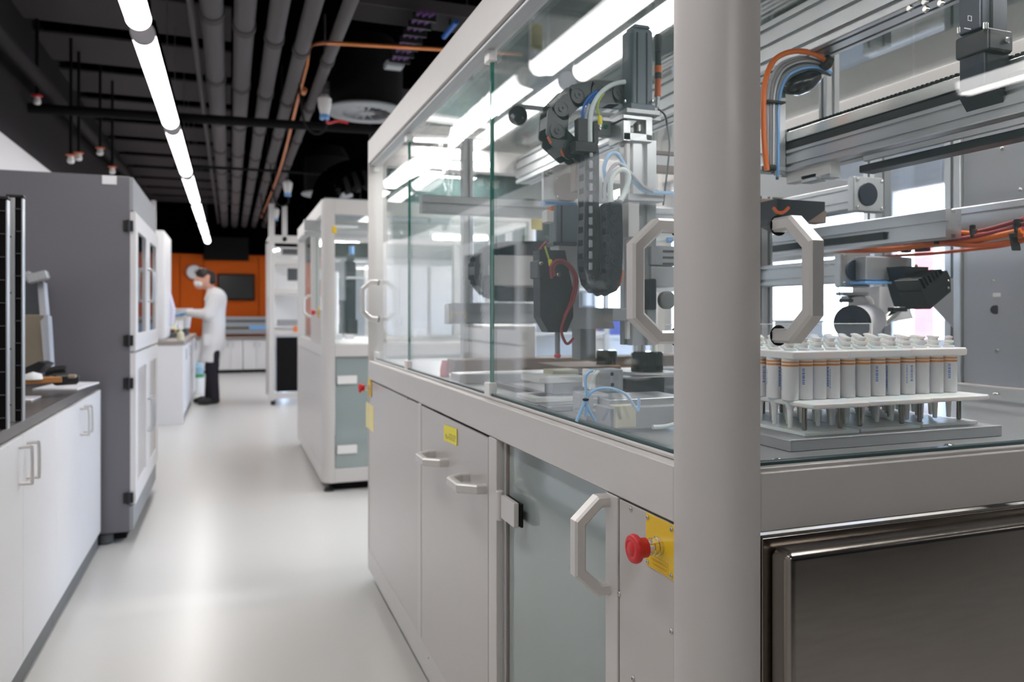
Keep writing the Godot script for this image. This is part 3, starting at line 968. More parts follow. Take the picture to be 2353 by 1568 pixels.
	part(tr, "tube_plate", Geo.new().box(Vector3(tp.x, 0.99, tp.z), Vector3(0.34, 0.01, 0.19), 0.002), M.white_plastic)
	rest(tr)
	for k in 7:
		var b := thing("sample_tube", "slim tube with dregs, %s of seven in the grey bench tray" % ["leftmost", "second from left", "third from left", "middle one", "fifth from left", "sixth from left", "rightmost"][k], "tube", "sample tubes in the grey tray")
		var q := Vector3(tp.x - 0.13 + 0.044 * k, 0.952, tp.z + 0.06)
		part(b, "glass", Geo.new().cyl(q, q + Vector3(0, 0.1, 0), 0.014, 12), M.white_plastic)
		part(b, "dregs", Geo.new().cyl(q + Vector3(0, 0.002, 0), q + Vector3(0, 0.045, 0), 0.0148, 12), [M.beige, M.red_cable, M.yellow][k % 3])
		rest(b)
	for k in 3:
		var b := thing("yellow_bottle", ["yellow bottle at the left of three in the grey tray", "yellow bottle in the middle of three in the grey tray", "yellow bottle at the right of three in the grey tray"][k], "bottle", "yellow bottles in the grey tray")
		var q := Vector3(tp.x - 0.05 + 0.05 * k, 0.998, tp.z - 0.02)
		part(b, "body", Geo.new().lathe([Vector2(0, 0), Vector2(0.024, 0), Vector2(0.024, 0.09), Vector2(0.01, 0.11), Vector2(0.01, 0.125), Vector2(0, 0.125)], q, Vector3.UP, 16), M.label_yellow)
		part(b, "cap", Geo.new().cyl(q + Vector3(0, 0.125, 0), q + Vector3(0, 0.14, 0), 0.013, 12), M.white)
		rest(b)
	for k in 4:
		var b := thing("white_vial", "white capped vial in the grey bench tray, %s of four" % ["leftmost", "second from left", "third from left", "rightmost"][k], "vial", "white vials in the grey tray")
		var q := Vector3(tp.x + 0.06 + 0.032 * k, 0.998, tp.z - 0.03)
		part(b, "body", Geo.new().cyl(q, q + Vector3(0, 0.07, 0), 0.013, 12), M.white)
		part(b, "cap", Geo.new().cyl(q + Vector3(0, 0.07, 0), q + Vector3(0, 0.09, 0), 0.014, 12), M.white_plastic)
		rest(b)
	var bin := thing("white_tub", "white plastic tub on the bench behind the person's gloves", "tub")
	var bp := Vector3(Vector3(-0.6057, 1.227, -11.2).x, 0.888, -11.2)
	part(bin, "body", Geo.new().lathe([Vector2(0, 0), Vector2(0.1, 0), Vector2(0.13, 0.26), Vector2(0.122, 0.26), Vector2(0.095, 0.01), Vector2(0, 0.01)], bp + Vector3(0, 0.09, 0), Vector3.UP, 24), M.white_plastic)
	part(bin, "rim", Geo.new().lathe([Vector2(0.122, 0.0), Vector2(0.14, 0.0), Vector2(0.14, 0.016), Vector2(0.122, 0.016), Vector2(0.122, 0)], bp + Vector3(0, 0.34, 0), Vector3.UP, 24), M.white_plastic)
	part(bin, "base", Geo.new().cyl(bp, bp + Vector3(0, 0.092, 0), 0.085, 20), M.grey_dark)
	rest(bin)
	single("black_device", Geo.new().box(Vector3(Vector3(-0.6482, 1.142, -10.5).x - 0.02, 0.96, -10.55), Vector3(0.2, 0.145, 0.2), 0.02), M.black, "black device on the bench under the person's gloves", "device")
	single("hanging_coat", Geo.new().prism([Vector2(-0.06, 0.29), Vector2(0.02, 0.3), Vector2(0.07, 0.12), Vector2(0.12, -0.06), Vector2(0.1, -0.24), Vector2(-0.08, -0.26)], Vector3(-0.7239, 1.282, -9.9), Vector3(0.94, 0, 0.34).normalized(), Vector3.UP, 0.05), paint(214, 212, 228, 0.8), "pale lilac coat hanging on the tall white cupboard", "coat")
	single("yellow_notice", Geo.new().box(Vector3(-0.7613, 1.589, -9.9), Vector3(0.02, 0.2, 0.1), 0.002), M.sticky, "yellow notice on the edge of the tall white cupboard", "notice")
	single("white_box", Geo.new().box(Vector3(-0.93, 0.94, -9.0), Vector3(0.14, 0.1, 0.1), 0.006), M.white, "small white box at the corner of the lab bench", "box")
	var jug := thing("jug", "white jug with blue top and green band on the floor behind the bench", "jug")
	var jp: Vector3 = Vector3(-0.4581, 0, -12.16)
	part(jug, "body", Geo.new().lathe([Vector2(0, 0), Vector2(0.09, 0), Vector2(0.1, 0.02), Vector2(0.1, 0.24), Vector2(0, 0.24)], jp, Vector3.UP, 20), M.white_plastic)
	part(jug, "green_band", Geo.new().cyl(jp + Vector3(0, 0.24, 0), jp + Vector3(0, 0.29, 0), 0.101, 20), paint(60, 150, 90, 0.4), "green band")
	part(jug, "blue_top", Geo.new().lathe([Vector2(0.1, 0), Vector2(0.1, 0.1), Vector2(0.05, 0.17), Vector2(0, 0.17)], jp + Vector3(0, 0.29, 0), Vector3.UP, 20), paint(150, 186, 205, 0.4), "pale blue top")
	rest(jug)
	var fl := thing("lab_bottle", "cream bottle at the front edge of the lab bench near the person", "bottle")
	var fp: Vector3 = Vector3(-0.4267, 0.888, -9.012)
	part(fl, "body", Geo.new().lathe([Vector2(0, 0), Vector2(0.035, 0), Vector2(0.035, 0.07), Vector2(0.012, 0.1), Vector2(0.012, 0.13), Vector2(0, 0.13)], Vector3(-0.5, 0.888, fp.z), Vector3.UP, 16), M.cream)
	rest(fl)

func build_person() -> void:
	var o := Vector3(-0.25, 0, -10.75)
	var at := func(x: float, y: float, z: float) -> Vector3: return o + Vector3(x, y, z)
	var hipy := 0.88
	var body := [
		[at.call(0.065, 0.9, 0.0), at.call(0.065, 1.08, 0.0), 0.105, 0.105, Vector3(0.85, 1, 1.15)],
		[at.call(0.07, 1.08, 0.0), at.call(0.085, 1.36, 0.0), 0.12, 0.12, Vector3(0.85, 1, 1.25)],
		[at.call(0.075, 1.42, 0.0), at.call(-0.015, 1.54, 0.0), 0.058, 0.052],
		[at.call(-0.075, 1.62, 0.0), at.call(-0.05, 1.645, 0.0), 0.088, 0.09, Vector3(1.02, 1.05, 0.86)],
		[at.call(-0.125, 1.545, 0.0), at.call(-0.095, 1.58, 0.0), 0.052, 0.06],
		[at.call(-0.175, 1.585, 0.0), at.call(-0.163, 1.61, 0.0), 0.013, 0.01],
		[at.call(-0.02, 1.61, 0.078), at.call(-0.015, 1.645, 0.08), 0.014, 0.02, Vector3(1, 1, 0.5)],
		[at.call(-0.02, 1.61, -0.078), at.call(-0.015, 1.645, -0.08), 0.014, 0.02, Vector3(1, 1, 0.5)]]
	for s in [-1.0, 1.0]:
		body.append([at.call(0.085, 1.4, s * 0.16), at.call(-0.02, 1.17, s * 0.19), 0.05, 0.042])
		body.append([at.call(-0.02, 1.17, s * 0.19), at.call(-0.245, 1.185, s * 0.1), 0.042, 0.03])
		body.append([at.call(0.055, 0.86, s * 0.08), at.call(0.03, 0.48, s * 0.1), 0.075, 0.055])
		body.append([at.call(0.03, 0.48, s * 0.1), at.call(0.06 if s > 0 else 0.0, 0.09, s * 0.1), 0.056, 0.04])
	var p := MeshInstance3D.new()
	p.name = "person"
	p.mesh = skin(body, 0.012, 0.018)
	p.material_override = M.skin
	add_child(p)
	tag(p, "person in white lab coat, mask and blue gloves bending over the bench", "person")
	var coat := [
		[at.call(0.08, 1.36, -0.1), at.call(0.08, 1.36, 0.1), 0.1, 0.1, Vector3(1.05, 1, 1)],
		[at.call(0.08, 1.36, 0), at.call(0.055, 1.05, 0), 0.145, 0.14, Vector3(0.9, 1, 1.25)],
		[at.call(0.055, 1.05, 0), at.call(0.045, 0.8, 0), 0.14, 0.155, Vector3(0.95, 1, 1.25)],
		[at.call(0.045, 0.8, 0), at.call(-0.01, 0.46, 0), 0.155, 0.168, Vector3(0.85, 1, 1.15)],
		[at.call(0.06, 1.45, -0.05), at.call(0.06, 1.45, 0.05), 0.062, 0.062]]
	for s in [-1.0, 1.0]:
		coat.append([at.call(0.085, 1.4, s * 0.16), at.call(-0.015, 1.165, s * 0.195), 0.072, 0.066])
		coat.append([at.call(-0.015, 1.165, s * 0.195), at.call(-0.24, 1.185, s * 0.105), 0.062, 0.05])
	part(p, "lab_coat", skin(coat, 0.012, 0.016, 0.55), M.coat, "white lab coat to the knee")
	part(p, "lapel", Geo.new().box(at.call(-0.03, 1.42, 0.05), Vector3(0.03, 0.16, 0.05), 0.01, Basis(Vector3.BACK, -0.3)), M.coat)
	part(p, "pocket", Geo.new().box(at.call(0.0, 0.84, 0.19), Vector3(0.13, 0.15, 0.012), 0.004), M.coat)
	var legs := []
	var shoes := []
	for s in [-1.0, 1.0]:
		var back := 0.06 if s > 0 else 0.0
		legs.append([at.call(0.06, 0.86, s * 0.085), at.call(0.03, 0.48, s * 0.1), 0.1, 0.078])
		legs.append([at.call(0.03, 0.48, s * 0.1), at.call(back, 0.1, s * 0.1), 0.076, 0.064])
		shoes.append([at.call(back + 0.02, 0.055, s * 0.1), at.call(back - 0.1, 0.045, s * 0.105), 0.05, 0.044, Vector3(1, 0.95, 0.9)])
		shoes.append([at.call(back - 0.1, 0.045, s * 0.105), at.call(back - 0.17, 0.036, s * 0.11), 0.042, 0.034, Vector3(1, 0.95, 1.05)])
	part(p, "trousers", skin(legs, 0.012, 0.014), M.trousers, "dark trousers")
	part(p, "shoes", skin(shoes, 0.008, 0.01), M.black, "black shoes")
	var hair := [
		[at.call(-0.055, 1.665, 0), at.call(-0.015, 1.645, 0), 0.1, 0.098, Vector3(1.0, 0.95, 0.92)],
		[at.call(-0.1, 1.72, -0.03), at.call(-0.1, 1.72, 0.03), 0.045, 0.045],
		[at.call(-0.142, 1.7, -0.03), at.call(-0.142, 1.7, 0.03), 0.028, 0.028],
		[at.call(0.03, 1.605, -0.03), at.call(0.03, 1.605, 0.03), 0.055, 0.052]]
	part(p, "hair", skin(hair, 0.006, 0.01), M.hair, "short dark hair")
	part(p, "face_mask", skin([[at.call(-0.142, 1.562, -0.02), at.call(-0.142, 1.562, 0.02), 0.042, 0.042], [at.call(-0.108, 1.565, -0.05), at.call(-0.108, 1.565, 0.05), 0.035, 0.035]], 0.006, 0.01), M.white, "white face mask")
	for s in [-1.0, 1.0]:
		var w: Vector3 = at.call(-0.25, 1.185, s * 0.1)
		var palm := w + Vector3(-0.07, -0.012, -s * 0.012)
		var g := [[w, palm, 0.028, 0.033, Vector3(1, 0.6, 1.1)]]
		for k in 4:
			var root := palm + Vector3(-0.018 - (0.006 if k in [1, 2] else 0.0), 0, (k - 1.5) * 0.019)
			var l: float = [0.036, 0.042, 0.04, 0.03][k]
			var j := root + Vector3(-l, -0.012, 0)
			g.append([root, j, 0.0095, 0.009])
			g.append([j, j + Vector3(-l * 0.55, -l * 0.6, 0), 0.009, 0.008])
		var th := w + Vector3(-0.03, -0.01, -s * 0.034)
		g.append([th, th + Vector3(-0.04, -0.018, -s * 0.014), 0.012, 0.0105])
		g.append([th + Vector3(-0.04, -0.018, -s * 0.014), th + Vector3(-0.068, -0.034, -s * 0.006), 0.0105, 0.009])
		part(p, "glove", skin(g, 0.004, 0.004), M.glove, "light blue glove")
# an upright with a quarter-round outer corner; corner (x, d) is the sharp outer corner, sx and sd point inwards
func upright(x: float, d: float, sx: float, sd: float, y0: float, y1: float, r := 0.08) -> Geo:
	var g := Geo.new()
	var c := Vector2(x + sx * r, d + sd * r)
	var n := 20
	var first := 0
	for k in n + 1:
		var an := PI * 0.5 * k / n
		var dir := Vector3(-sx * cos(an), 0, sd * sin(an))
		for y in [y0, y1]:
			g.vert(Vector3(c.x, y, -c.y) + dir * r, dir, Vector2(float(k) / n, y))
	for k in n:
		g.quad(first + k * 2, first + k * 2 + 1, first + k * 2 + 3, first + k * 2 + 2)
	for y in [y0, y1]:
		var q := Vector3(0, -1 if y == y0 else 1, 0)
		var mid := g.vert(Vector3(c.x, y, -c.y), q)
		for k in n + 1:
			var an := PI * 0.5 * k / n
			g.vert(Vector3(c.x - sx * cos(an) * r, y, -c.y + sd * sin(an) * r), q)
		for k in n:
			g.tri(mid, mid + 1 + k, mid + 2 + k)
	var a := g.vert(Vector3(c.x, y0, -d), Vector3(sx, 0, 0))
	g.vert(Vector3(c.x, y1, -d), Vector3(sx, 0, 0))
	g.vert(Vector3(c.x, y1, -c.y), Vector3(sx, 0, 0))
	g.vert(Vector3(c.x, y0, -c.y), Vector3(sx, 0, 0))
	g.quad(a, a + 1, a + 2, a + 3)
	a = g.vert(Vector3(x, y0, -c.y), Vector3(0, 0, -sd))
	g.vert(Vector3(x, y1, -c.y), Vector3(0, 0, -sd))
	g.vert(Vector3(c.x, y1, -c.y), Vector3(0, 0, -sd))
	g.vert(Vector3(c.x, y0, -c.y), Vector3(0, 0, -sd))
	g.quad(a, a + 1, a + 2, a + 3)
	return g

# the painted frame shared by both cells
func cell_frame(t: Node3D, x0: float, x1: float, d0: float, d1: float) -> void:
	for c in [[x0, d0, 1, 1], [x1, d0, -1, 1], [x0, d1, 1, -1], [x1, d1, -1, -1]]:
		part(t, "corner_post", upright(c[0], c[1], c[2], c[3], 0.06, 1.934), M.frame)
	var dm := (d0 + d1) * 0.5
	var xm := (x0 + x1) * 0.5
	var dl := d1 - d0 - 0.1605
	var xl := x1 - x0 - 0.1605
	for lv in [[0.06, 0.15, "base_beam"], [0.893, 0.972, "deck_beam"], [1.834, 1.934, "top_beam"]]:
		var y: float = (lv[0] + lv[1]) * 0.5
		var h: float = lv[1] - lv[0]
		for x in [x0 + 0.03, x1 - 0.03]:
			part(t, lv[2], Geo.new().box(Vector3(x, y, -dm), Vector3(0.06, h, dl), 0.003), M.frame)
		for d in [d0 + 0.03, d1 - 0.03]:
			part(t, lv[2], Geo.new().box(Vector3(xm, y, -d), Vector3(xl, h, 0.06), 0.003), M.frame)
	part(t, "plinth", Geo.new().box(Vector3(xm, 0.034, -dm), Vector3(x1 - x0 - 0.12, 0.056, d1 - d0 - 0.12), 0.002), M.matt_black)  # inset black box fills the dark gap below the frame
	# glazing channel on the deck beams
	for x in [x0 + 0.024, x1 - 0.024]:
		part(t, "glazing_bead", Geo.new().box(Vector3(x, 0.9755, -dm), Vector3(0.008, 0.008, dl), 0.003), M.frame)
		part(t, "glazing_bead", Geo.new().box(Vector3(x, 1.829, -dm), Vector3(0.03, 0.012, dl), 0.003), M.alu_dull)
	part(t, "glazing_bead", Geo.new().box(Vector3(xm, 0.974, -(d0 + 0.012)), Vector3(xl, 0.006, 0.012), 0.002), M.frame)
	for c in [[x0 + 0.05, d0 + 0.06], [x1 - 0.1, d0 + 0.12], [x0 + 0.1, d1 - 0.12], [x1 - 0.1, d1 - 0.12]]:
		part(t, "foot", Geo.new().lathe([Vector2(0, 0), Vector2(0.035, 0), Vector2(0.035, 0.012), Vector2(0.01, 0.025), Vector2(0.01, 0.062), Vector2(0, 0.062)], Vector3(c[0], 0, -c[1]), Vector3.UP, 16), M.black)

# a glass pane with ground green edges; centre, half sizes by two in-plane vectors
func pane(t: Node3D, at: Vector3, size: Vector3, mat: Material, edges := true) -> void:
	var p := part(t, "glass_pane", Geo.new().box(at, size, 0.0), mat)
	if not edges:
		return
	var along := Vector3(size.x, 0, 0) if size.x > size.z else Vector3(0, 0, size.z)
	var th := minf(size.x, size.z) * 1.02
	for s in [-1, 1]:
		part(p, "ground_edge", Geo.new().box(at + along * 0.5 * s, Vector3(th if size.x < size.z else 0.0015, size.y, th if size.z < size.x else 0.0015), 0.0), M.pane_edge, "green ground edge")
	part(p, "ground_edge", Geo.new().box(at - Vector3(0, size.y * 0.5, 0), Vector3(th if size.x < size.z else size.x, 0.0015, th if size.z < size.x else size.z), 0.0), M.pane_edge, "green ground edge")

# the octagonal grab handle: `foot` at mid-height on the surface, reaching out along `out`
func grab_handle(t: Node3D, foot: Vector3, out: Vector3, along: Vector3, half := 0.072, reach := 0.062, wide := 0.024, name_ := "handle", washers := true) -> void:
	var side := out.cross(along).normalized()
	var c := 0.034
	var pts := [foot + along * half, foot + along * half + out * (reach - c), foot + along * (half - c * 0.9) + out * reach, foot - along * (half - c * 0.9) + out * reach, foot - along * half + out * (reach - c), foot - along * half]
	var h := part(t, name_, Geo.new().bar(pts, wide, 0.019, side, 0.0035), M.handle, "octagonal brushed grab handle")
	for s in [-1, 1] if washers else []:
		part(h, "washer", Geo.new().cyl(foot + along * half * s - out * 0.0005, foot + along * half * s + out * 0.0035, 0.014, 20), M.rubber, "black washer")

func screw(t: Node3D, at: Vector3, out: Vector3, r := 0.0042) -> void:
	var g := Geo.new().lathe([Vector2(0.0, 0.0), Vector2(r, 0), Vector2(r, 0.0008), Vector2(r * 0.8, r * 0.42), Vector2(r * 0.4, r * 0.55)], at, out, 14, true)
	g.lathe([Vector2(r * 0.4, r * 0.55), Vector2(r * 0.3, r * 0.25), Vector2(0, r * 0.2)], at, out, 6)
	part(t, "screw", g, M.bolt, "domed socket screw")

func emergency_stop(t: Node3D, at: Vector3, out: Vector3, size := 0.076) -> void:
	var up := Vector3.UP
	var side := up.cross(out).normalized()
	var p := part(t, "stop_plate", Geo.new().box(at + out * 0.001, (side.abs() + up) * size + out.abs() * 0.002, 0.0007), M.yellow, "yellow emergency stop plate")
	var g := Geo.new()
	for k in 2:
		for j in 11:
			g.box(at + out * 0.0021 + up * (-0.024 - 0.006 * k) + side * (-0.018 + 0.0036 * j), side.abs() * 0.0022 + up * 0.0036 + out.abs() * 0.0006, 0.0)
	for s in [-1, 1]:
		g.box(at + out * 0.0021 + up * -0.027 + side * 0.023 * s, side.abs() * 0.0006 + up * 0.016 + out.abs() * 0.0006, 0.0)
		g.box(at + out * 0.0021 + up * (-0.027 + 0.008 * s), side.abs() * 0.046 + up * 0.0006 + out.abs() * 0.0006, 0.0)
	part(p, "embossed_legend", g, paint(222, 178, 14, 0.4))
	for sx in [-1, 1]:
		for sy in [-1, 1]:
			screw(p, at + side * 0.032 * sx + up * 0.032 * sy + out * 0.002, out, 0.0035)
	var c := Geo.new().lathe([Vector2(0.0135, 0), Vector2(0.0135, 0.006), Vector2(0.0125, 0.0065), Vector2(0.0125, 0.013), Vector2(0.0118, 0.0135), Vector2(0.0118, 0.022)], at + out * 0.002, out, 24)
	part(p, "collar", c, M.chrome, "chrome collar")
	part(p, "red_button", Geo.new().lathe([Vector2(0.0138, 0.022), Vector2(0.0138, 0.027), Vector2(0.0142, 0.032), Vector2(0.0195, 0.036), Vector2(0.0205, 0.04), Vector2(0.019, 0.0445), Vector2(0.012, 0.0465), Vector2(0.0115, 0.0458), Vector2(0.0095, 0.0458), Vector2(0.009, 0.047), Vector2(0, 0.0478)], at + out * 0.002, out, 32, true), M.red, "red mushroom push button")

func build_cell() -> void:
	var x0 := 0.568
	var x1 := 2.1
	var d0 := 0.827
	var d1 := 3.45
	var t := thing("automation_cell", "large grey framed automation cell with glass panes in the foreground", "machine")
	cell_frame(t, x0, x1, d0, d1)
	part(t, "deck_plate", Geo.new().box(Vector3((x0 + x1) * 0.5, 0.958, -(d0 + d1) * 0.5), Vector3(x1 - x0 - 0.1, 0.014, d1 - d0 - 0.1), 0.001), M.deck, "brushed steel deck")
	var L := Vector3(-1, 0, 0)
	# lower left face: stiles between the panels
	for s in [[1.07, 1.1116], [1.651, 1.7076], [2.387, 2.43]]:
		part(t, "stile", Geo.new().box(Vector3(x0 + 0.02, 0.521, -(s[0] + s[1]) * 0.5), Vector3(0.04, 0.742, s[1] - s[0]), 0.002), M.frame)
	part(t, "back_board", Geo.new().box(Vector3(x0 + 0.075, 0.52, -2.14), Vector3(0.006, 0.75, 2.45), 0), M.grey_dark)
	var p := part(t, "fixed_panel", Geo.new().box(Vector3(x0 + 0.006, 0.521, -0.9885), Vector3(0.008, 0.738, 0.156), 0.001), M.panel)
	for q in [Vector3(0.57, 0.8828, -1.03), Vector3(0.57, 0.742, -1.066), Vector3(0.57, 0.7425, -0.9161), Vector3(0.57, 0.6295, -1.023)]:
		screw(p, q, L)
	emergency_stop(p, Vector3(x0 + 0.002, 0.852, -0.9445), L)
	p = part(t, "lift_off_panel", Geo.new().box(Vector3(x0 + 0.006, 0.478, -2.0475), Vector3(0.01, 0.817, 0.667), 0.0015), M.panel)
	for d in [1.80, 2.14]:
		grab_handle(p, Vector3(x0 + 0.001, 0.764, -d), L, Vector3(0, 0, 1), 0.07, 0.056, 0.022, "handle", false)
	var lab := part(p, "warning_label", Geo.new().sheet(Vector3(0.5675, 0.8208, -2.104), Vector3(0.5675, 0.8264, -1.971) - Vector3(0.5675, 0.8208, -2.104), Vector3(0, 0.045, 0), 0.0006), M.warn, "yellow warning label")
	screw(p, Vector3(0.568, 0.1289, -2.284), L, 0.003)
	p = part(t, "fixed_panel", Geo.new().box(Vector3(x0 + 0.006, 0.52, -2.9), Vector3(0.008, 0.735, 0.935), 0.001), M.panel)
	part(p, "paper_label", Geo.new().box(Vector3(0.5693, 0.73, -3.341), Vector3(0.0015, 0.1113, 0.188)), M.sticky, "pale yellow paper label")
	screw(p, Vector3(0.57, 0.8879, -2.579), L)
	emergency_stop(p, Vector3(x0, 0.858, -3.33), L)
	# tinted lower door
	p = part(t, "lower_door", Geo.new().box(Vector3(x0 + 0.026, 0.521, -1.375), Vector3(0.008, 0.738, 0.5), 0.001), M.tint_pane, "grey green tinted glass door")
	grab_handle(p, Vector3(x0 + 0.021, 0.81, -1.105), L, Vector3.UP, 0.07, 0.072, 0.024)
	part(t, "door_gasket", Geo.new().box(Vector3(x0 + 0.03, 0.521, -1.638), Vector3(0.03, 0.738, 0.014), 0.003), M.alu_dull)
	part(t, "door_gasket", Geo.new().box(Vector3(x0 + 0.024, 0.521, -1.627), Vector3(0.01, 0.738, 0.006), 0.001), M.brown)
	var h := Geo.new()
	var hp: Vector3 = Vector3(0.562, 0.7535, -1.608)
	h.cyl(hp + Vector3(0, -0.033, 0), hp + Vector3(0, 0.033, 0), 0.0085, 18)
	h.box(hp + Vector3(0.004, 0, 0.052), Vector3(0.012, 0.052, 0.084), 0.002)
	var hg := part(t, "door_hinge", h, M.frame, "grey leaf hinge")
	part(hg, "hinge_gasket", Geo.new().box(hp + Vector3(0.014, 0, 0.056), Vector3(0.006, 0.05, 0.09), 0.001), M.rubber)
	# side panes
	for e in [[0.906, 1.787, "pane"], [1.793, 2.715, "pane_warped"], [2.721, 3.372, "pane_warped"]]:
		pane(t, Vector3(0.605, 1.403, -(e[0] + e[1]) * 0.5), Vector3(0.008, 0.86, e[1] - e[0]), M[e[2]])
	for d in [1.79, 2.718, 3.36]:
		for y in [0.992, 1.815]:
			part(t, "pane_clip", Geo.new().box(Vector3(0.603, y, -d - 0.006), Vector3(0.022, 0.036, 0.038), 0.003), M.white_plastic, "white pane clip")
	part(t, "glazing_gasket", Geo.new().box(Vector3(0.605, 0.976, -2.14), Vector3(0.013, 0.015, 2.45), 0.001), M.gasket, "dark teal glazing gasket")
	part(t, "glazing_gasket", Geo.new().box(Vector3(1.33, 0.9745, -0.853), Vector3(1.36, 0.013, 0.013), 0.001), M.gasket, "dark teal glazing gasket")
	grab_handle(t, Vector3(0.6, 1.225, -0.95), L, Vector3.UP, 0.079, 0.067, 0.024)
	grab_handle(t, Vector3(0.6, 1.235, -3.3), L, Vector3.UP, 0.079, 0.067, 0.024)
	# front pane with its handle, and the rear ones
	pane(t, Vector3(1.33, 1.403, -0.853), Vector3(1.37, 0.86, 0.008), M.pane)
	grab_handle(t, Vector3(0.693, 1.224, -0.848), Vector3(0, 0, 1), Vector3.UP, 0.074, 0.066, 0.024)
	pane(t, Vector3(1.33, 1.403, -3.41), Vector3(1.37, 0.86, 0.008), M.pane)
	for e in [[1.77, 2.6], [2.64, 3.37]]:
		pane(t, Vector3(2.06, 1.403, -(e[0] + e[1]) * 0.5), Vector3(0.008, 0.86, e[1] - e[0]), M.pane, false)
	# brushed steel drawer front below the deck
	p = part(t, "steel_front", Geo.new().box(Vector3(1.36, 0.49, -0.806), Vector3(1.404, 0.776, 0.042), 0.011), M.steel, "dark brushed steel front with rolled edges")
	part(t, "steel_rim", Geo.new().box(Vector3(1.36, 0.49, -0.833), Vector3(1.42, 0.793, 0.014), 0.002), M.steel)
	# right wall of the cell
	for d in [1.72, 2.62]:
		part(t, "side_profile", Geo.new().prism(slotted(0.056, 0.05, 1, 1, 0.01, 0.012), Vector3(2.072, 1.4, -d), Vector3(0, 0, 1), Vector3(1, 0, 0), 0.86), M.alu)
	var sh := part(t, "sheet_panel", Geo.new().box(Vector3(2.06, 1.403, -1.3), Vector3(0.004, 0.86, 0.78), 0.0005), M.sheet, "grey sheet metal side panel")
	part(sh, "slot", Geo.new().box(Vector3(2.058, 1.232, -1.584), Vector3(0.003, 0.0112, 0.0239)), M.white)
	part(sh, "cable_hole", Geo.new().cyl(Vector3(2.059, 1.19, -1.589), Vector3(2.054, 1.19, -1.585), 0.013, 16), M.black)
	for q in [Vector3(2.058, 1.073, -1.582), Vector3(2.058, 1.272, -1.594), Vector3(2.058, 1.523, -1.514), Vector3(2.058, 0.9535, -1.585), Vector3(2.058, 1.647, -1.567)]:
		screw(sh, q, L, 0.006)
	part(t, "roof_pane", Geo.new().box(Vector3(1.334, 1.94, -2.14), Vector3(1.5, 0.006, 2.58), 0.0), M.pane)
	for q in [Vector3(0.7442, 0.966, -0.9102), Vector3(1.082, 0.966, -0.9134), Vector3(1.903, 0.966, -1.465), Vector3(0.5979, 0.966, -1.238)]:
		part(t, "deck_screw", Geo.new().lathe([Vector2(0.009, 0), Vector2(0.009, 0.001), Vector2(0.006, 0.004), Vector2(0, 0.005)], q, Vector3.UP, 16, true), M.bolt)
	rest(t)
	led_bar([Vector3(0.7429, 1.832, -3.3), Vector3(1.105, 1.852, -3.3)], 0.014, "white light bar across the rear top of the near cell", 1.2)
	led_bar([Vector3(0.75, 1.815, -0.91), Vector3(1.95, 1.815, -0.91)], 0.01, "unseen light bar under the front top beam, lighting the syringe racks", 0.6)  # out of view, placed to brighten the syringe racks and gantry
	led_bar([Vector3(0.7617, 1.948, -3.34), Vector3(1.09, 1.962, -3.34)], 0.01, "upper thin light bar across the rear top of the near cell", 0.5)

func led_bar(ends: Array, r: float, label: String, energy: float) -> void:
	var t := thing("light_bar", label, "light bar")
	part(t, "tube", Geo.new().cyl(ends[0], ends[1], r, 14, 0.004), M.tube)
	part(t, "holder", Geo.new().box((ends[0] + ends[1]) * 0.5 + Vector3(0, r + 0.006, -0.008), Vector3(ends[0].distance_to(ends[1]), 0.012, 0.03), 0.002), M.alu)
	var a := AreaLight3D.new()
	a.name = "lamp"
	a.area_size = Vector2(ends[0].distance_to(ends[1]), r * 2.0)
	a.light_energy = energy
	a.shadow_enabled = true
	a.area_range = 8.0
	a.position = (ends[0] + ends[1]) * 0.5 - Vector3(0, r + 0.003, 0)
	a.rotation.x = -PI / 2
	t.add_child(a)
	rest(t)

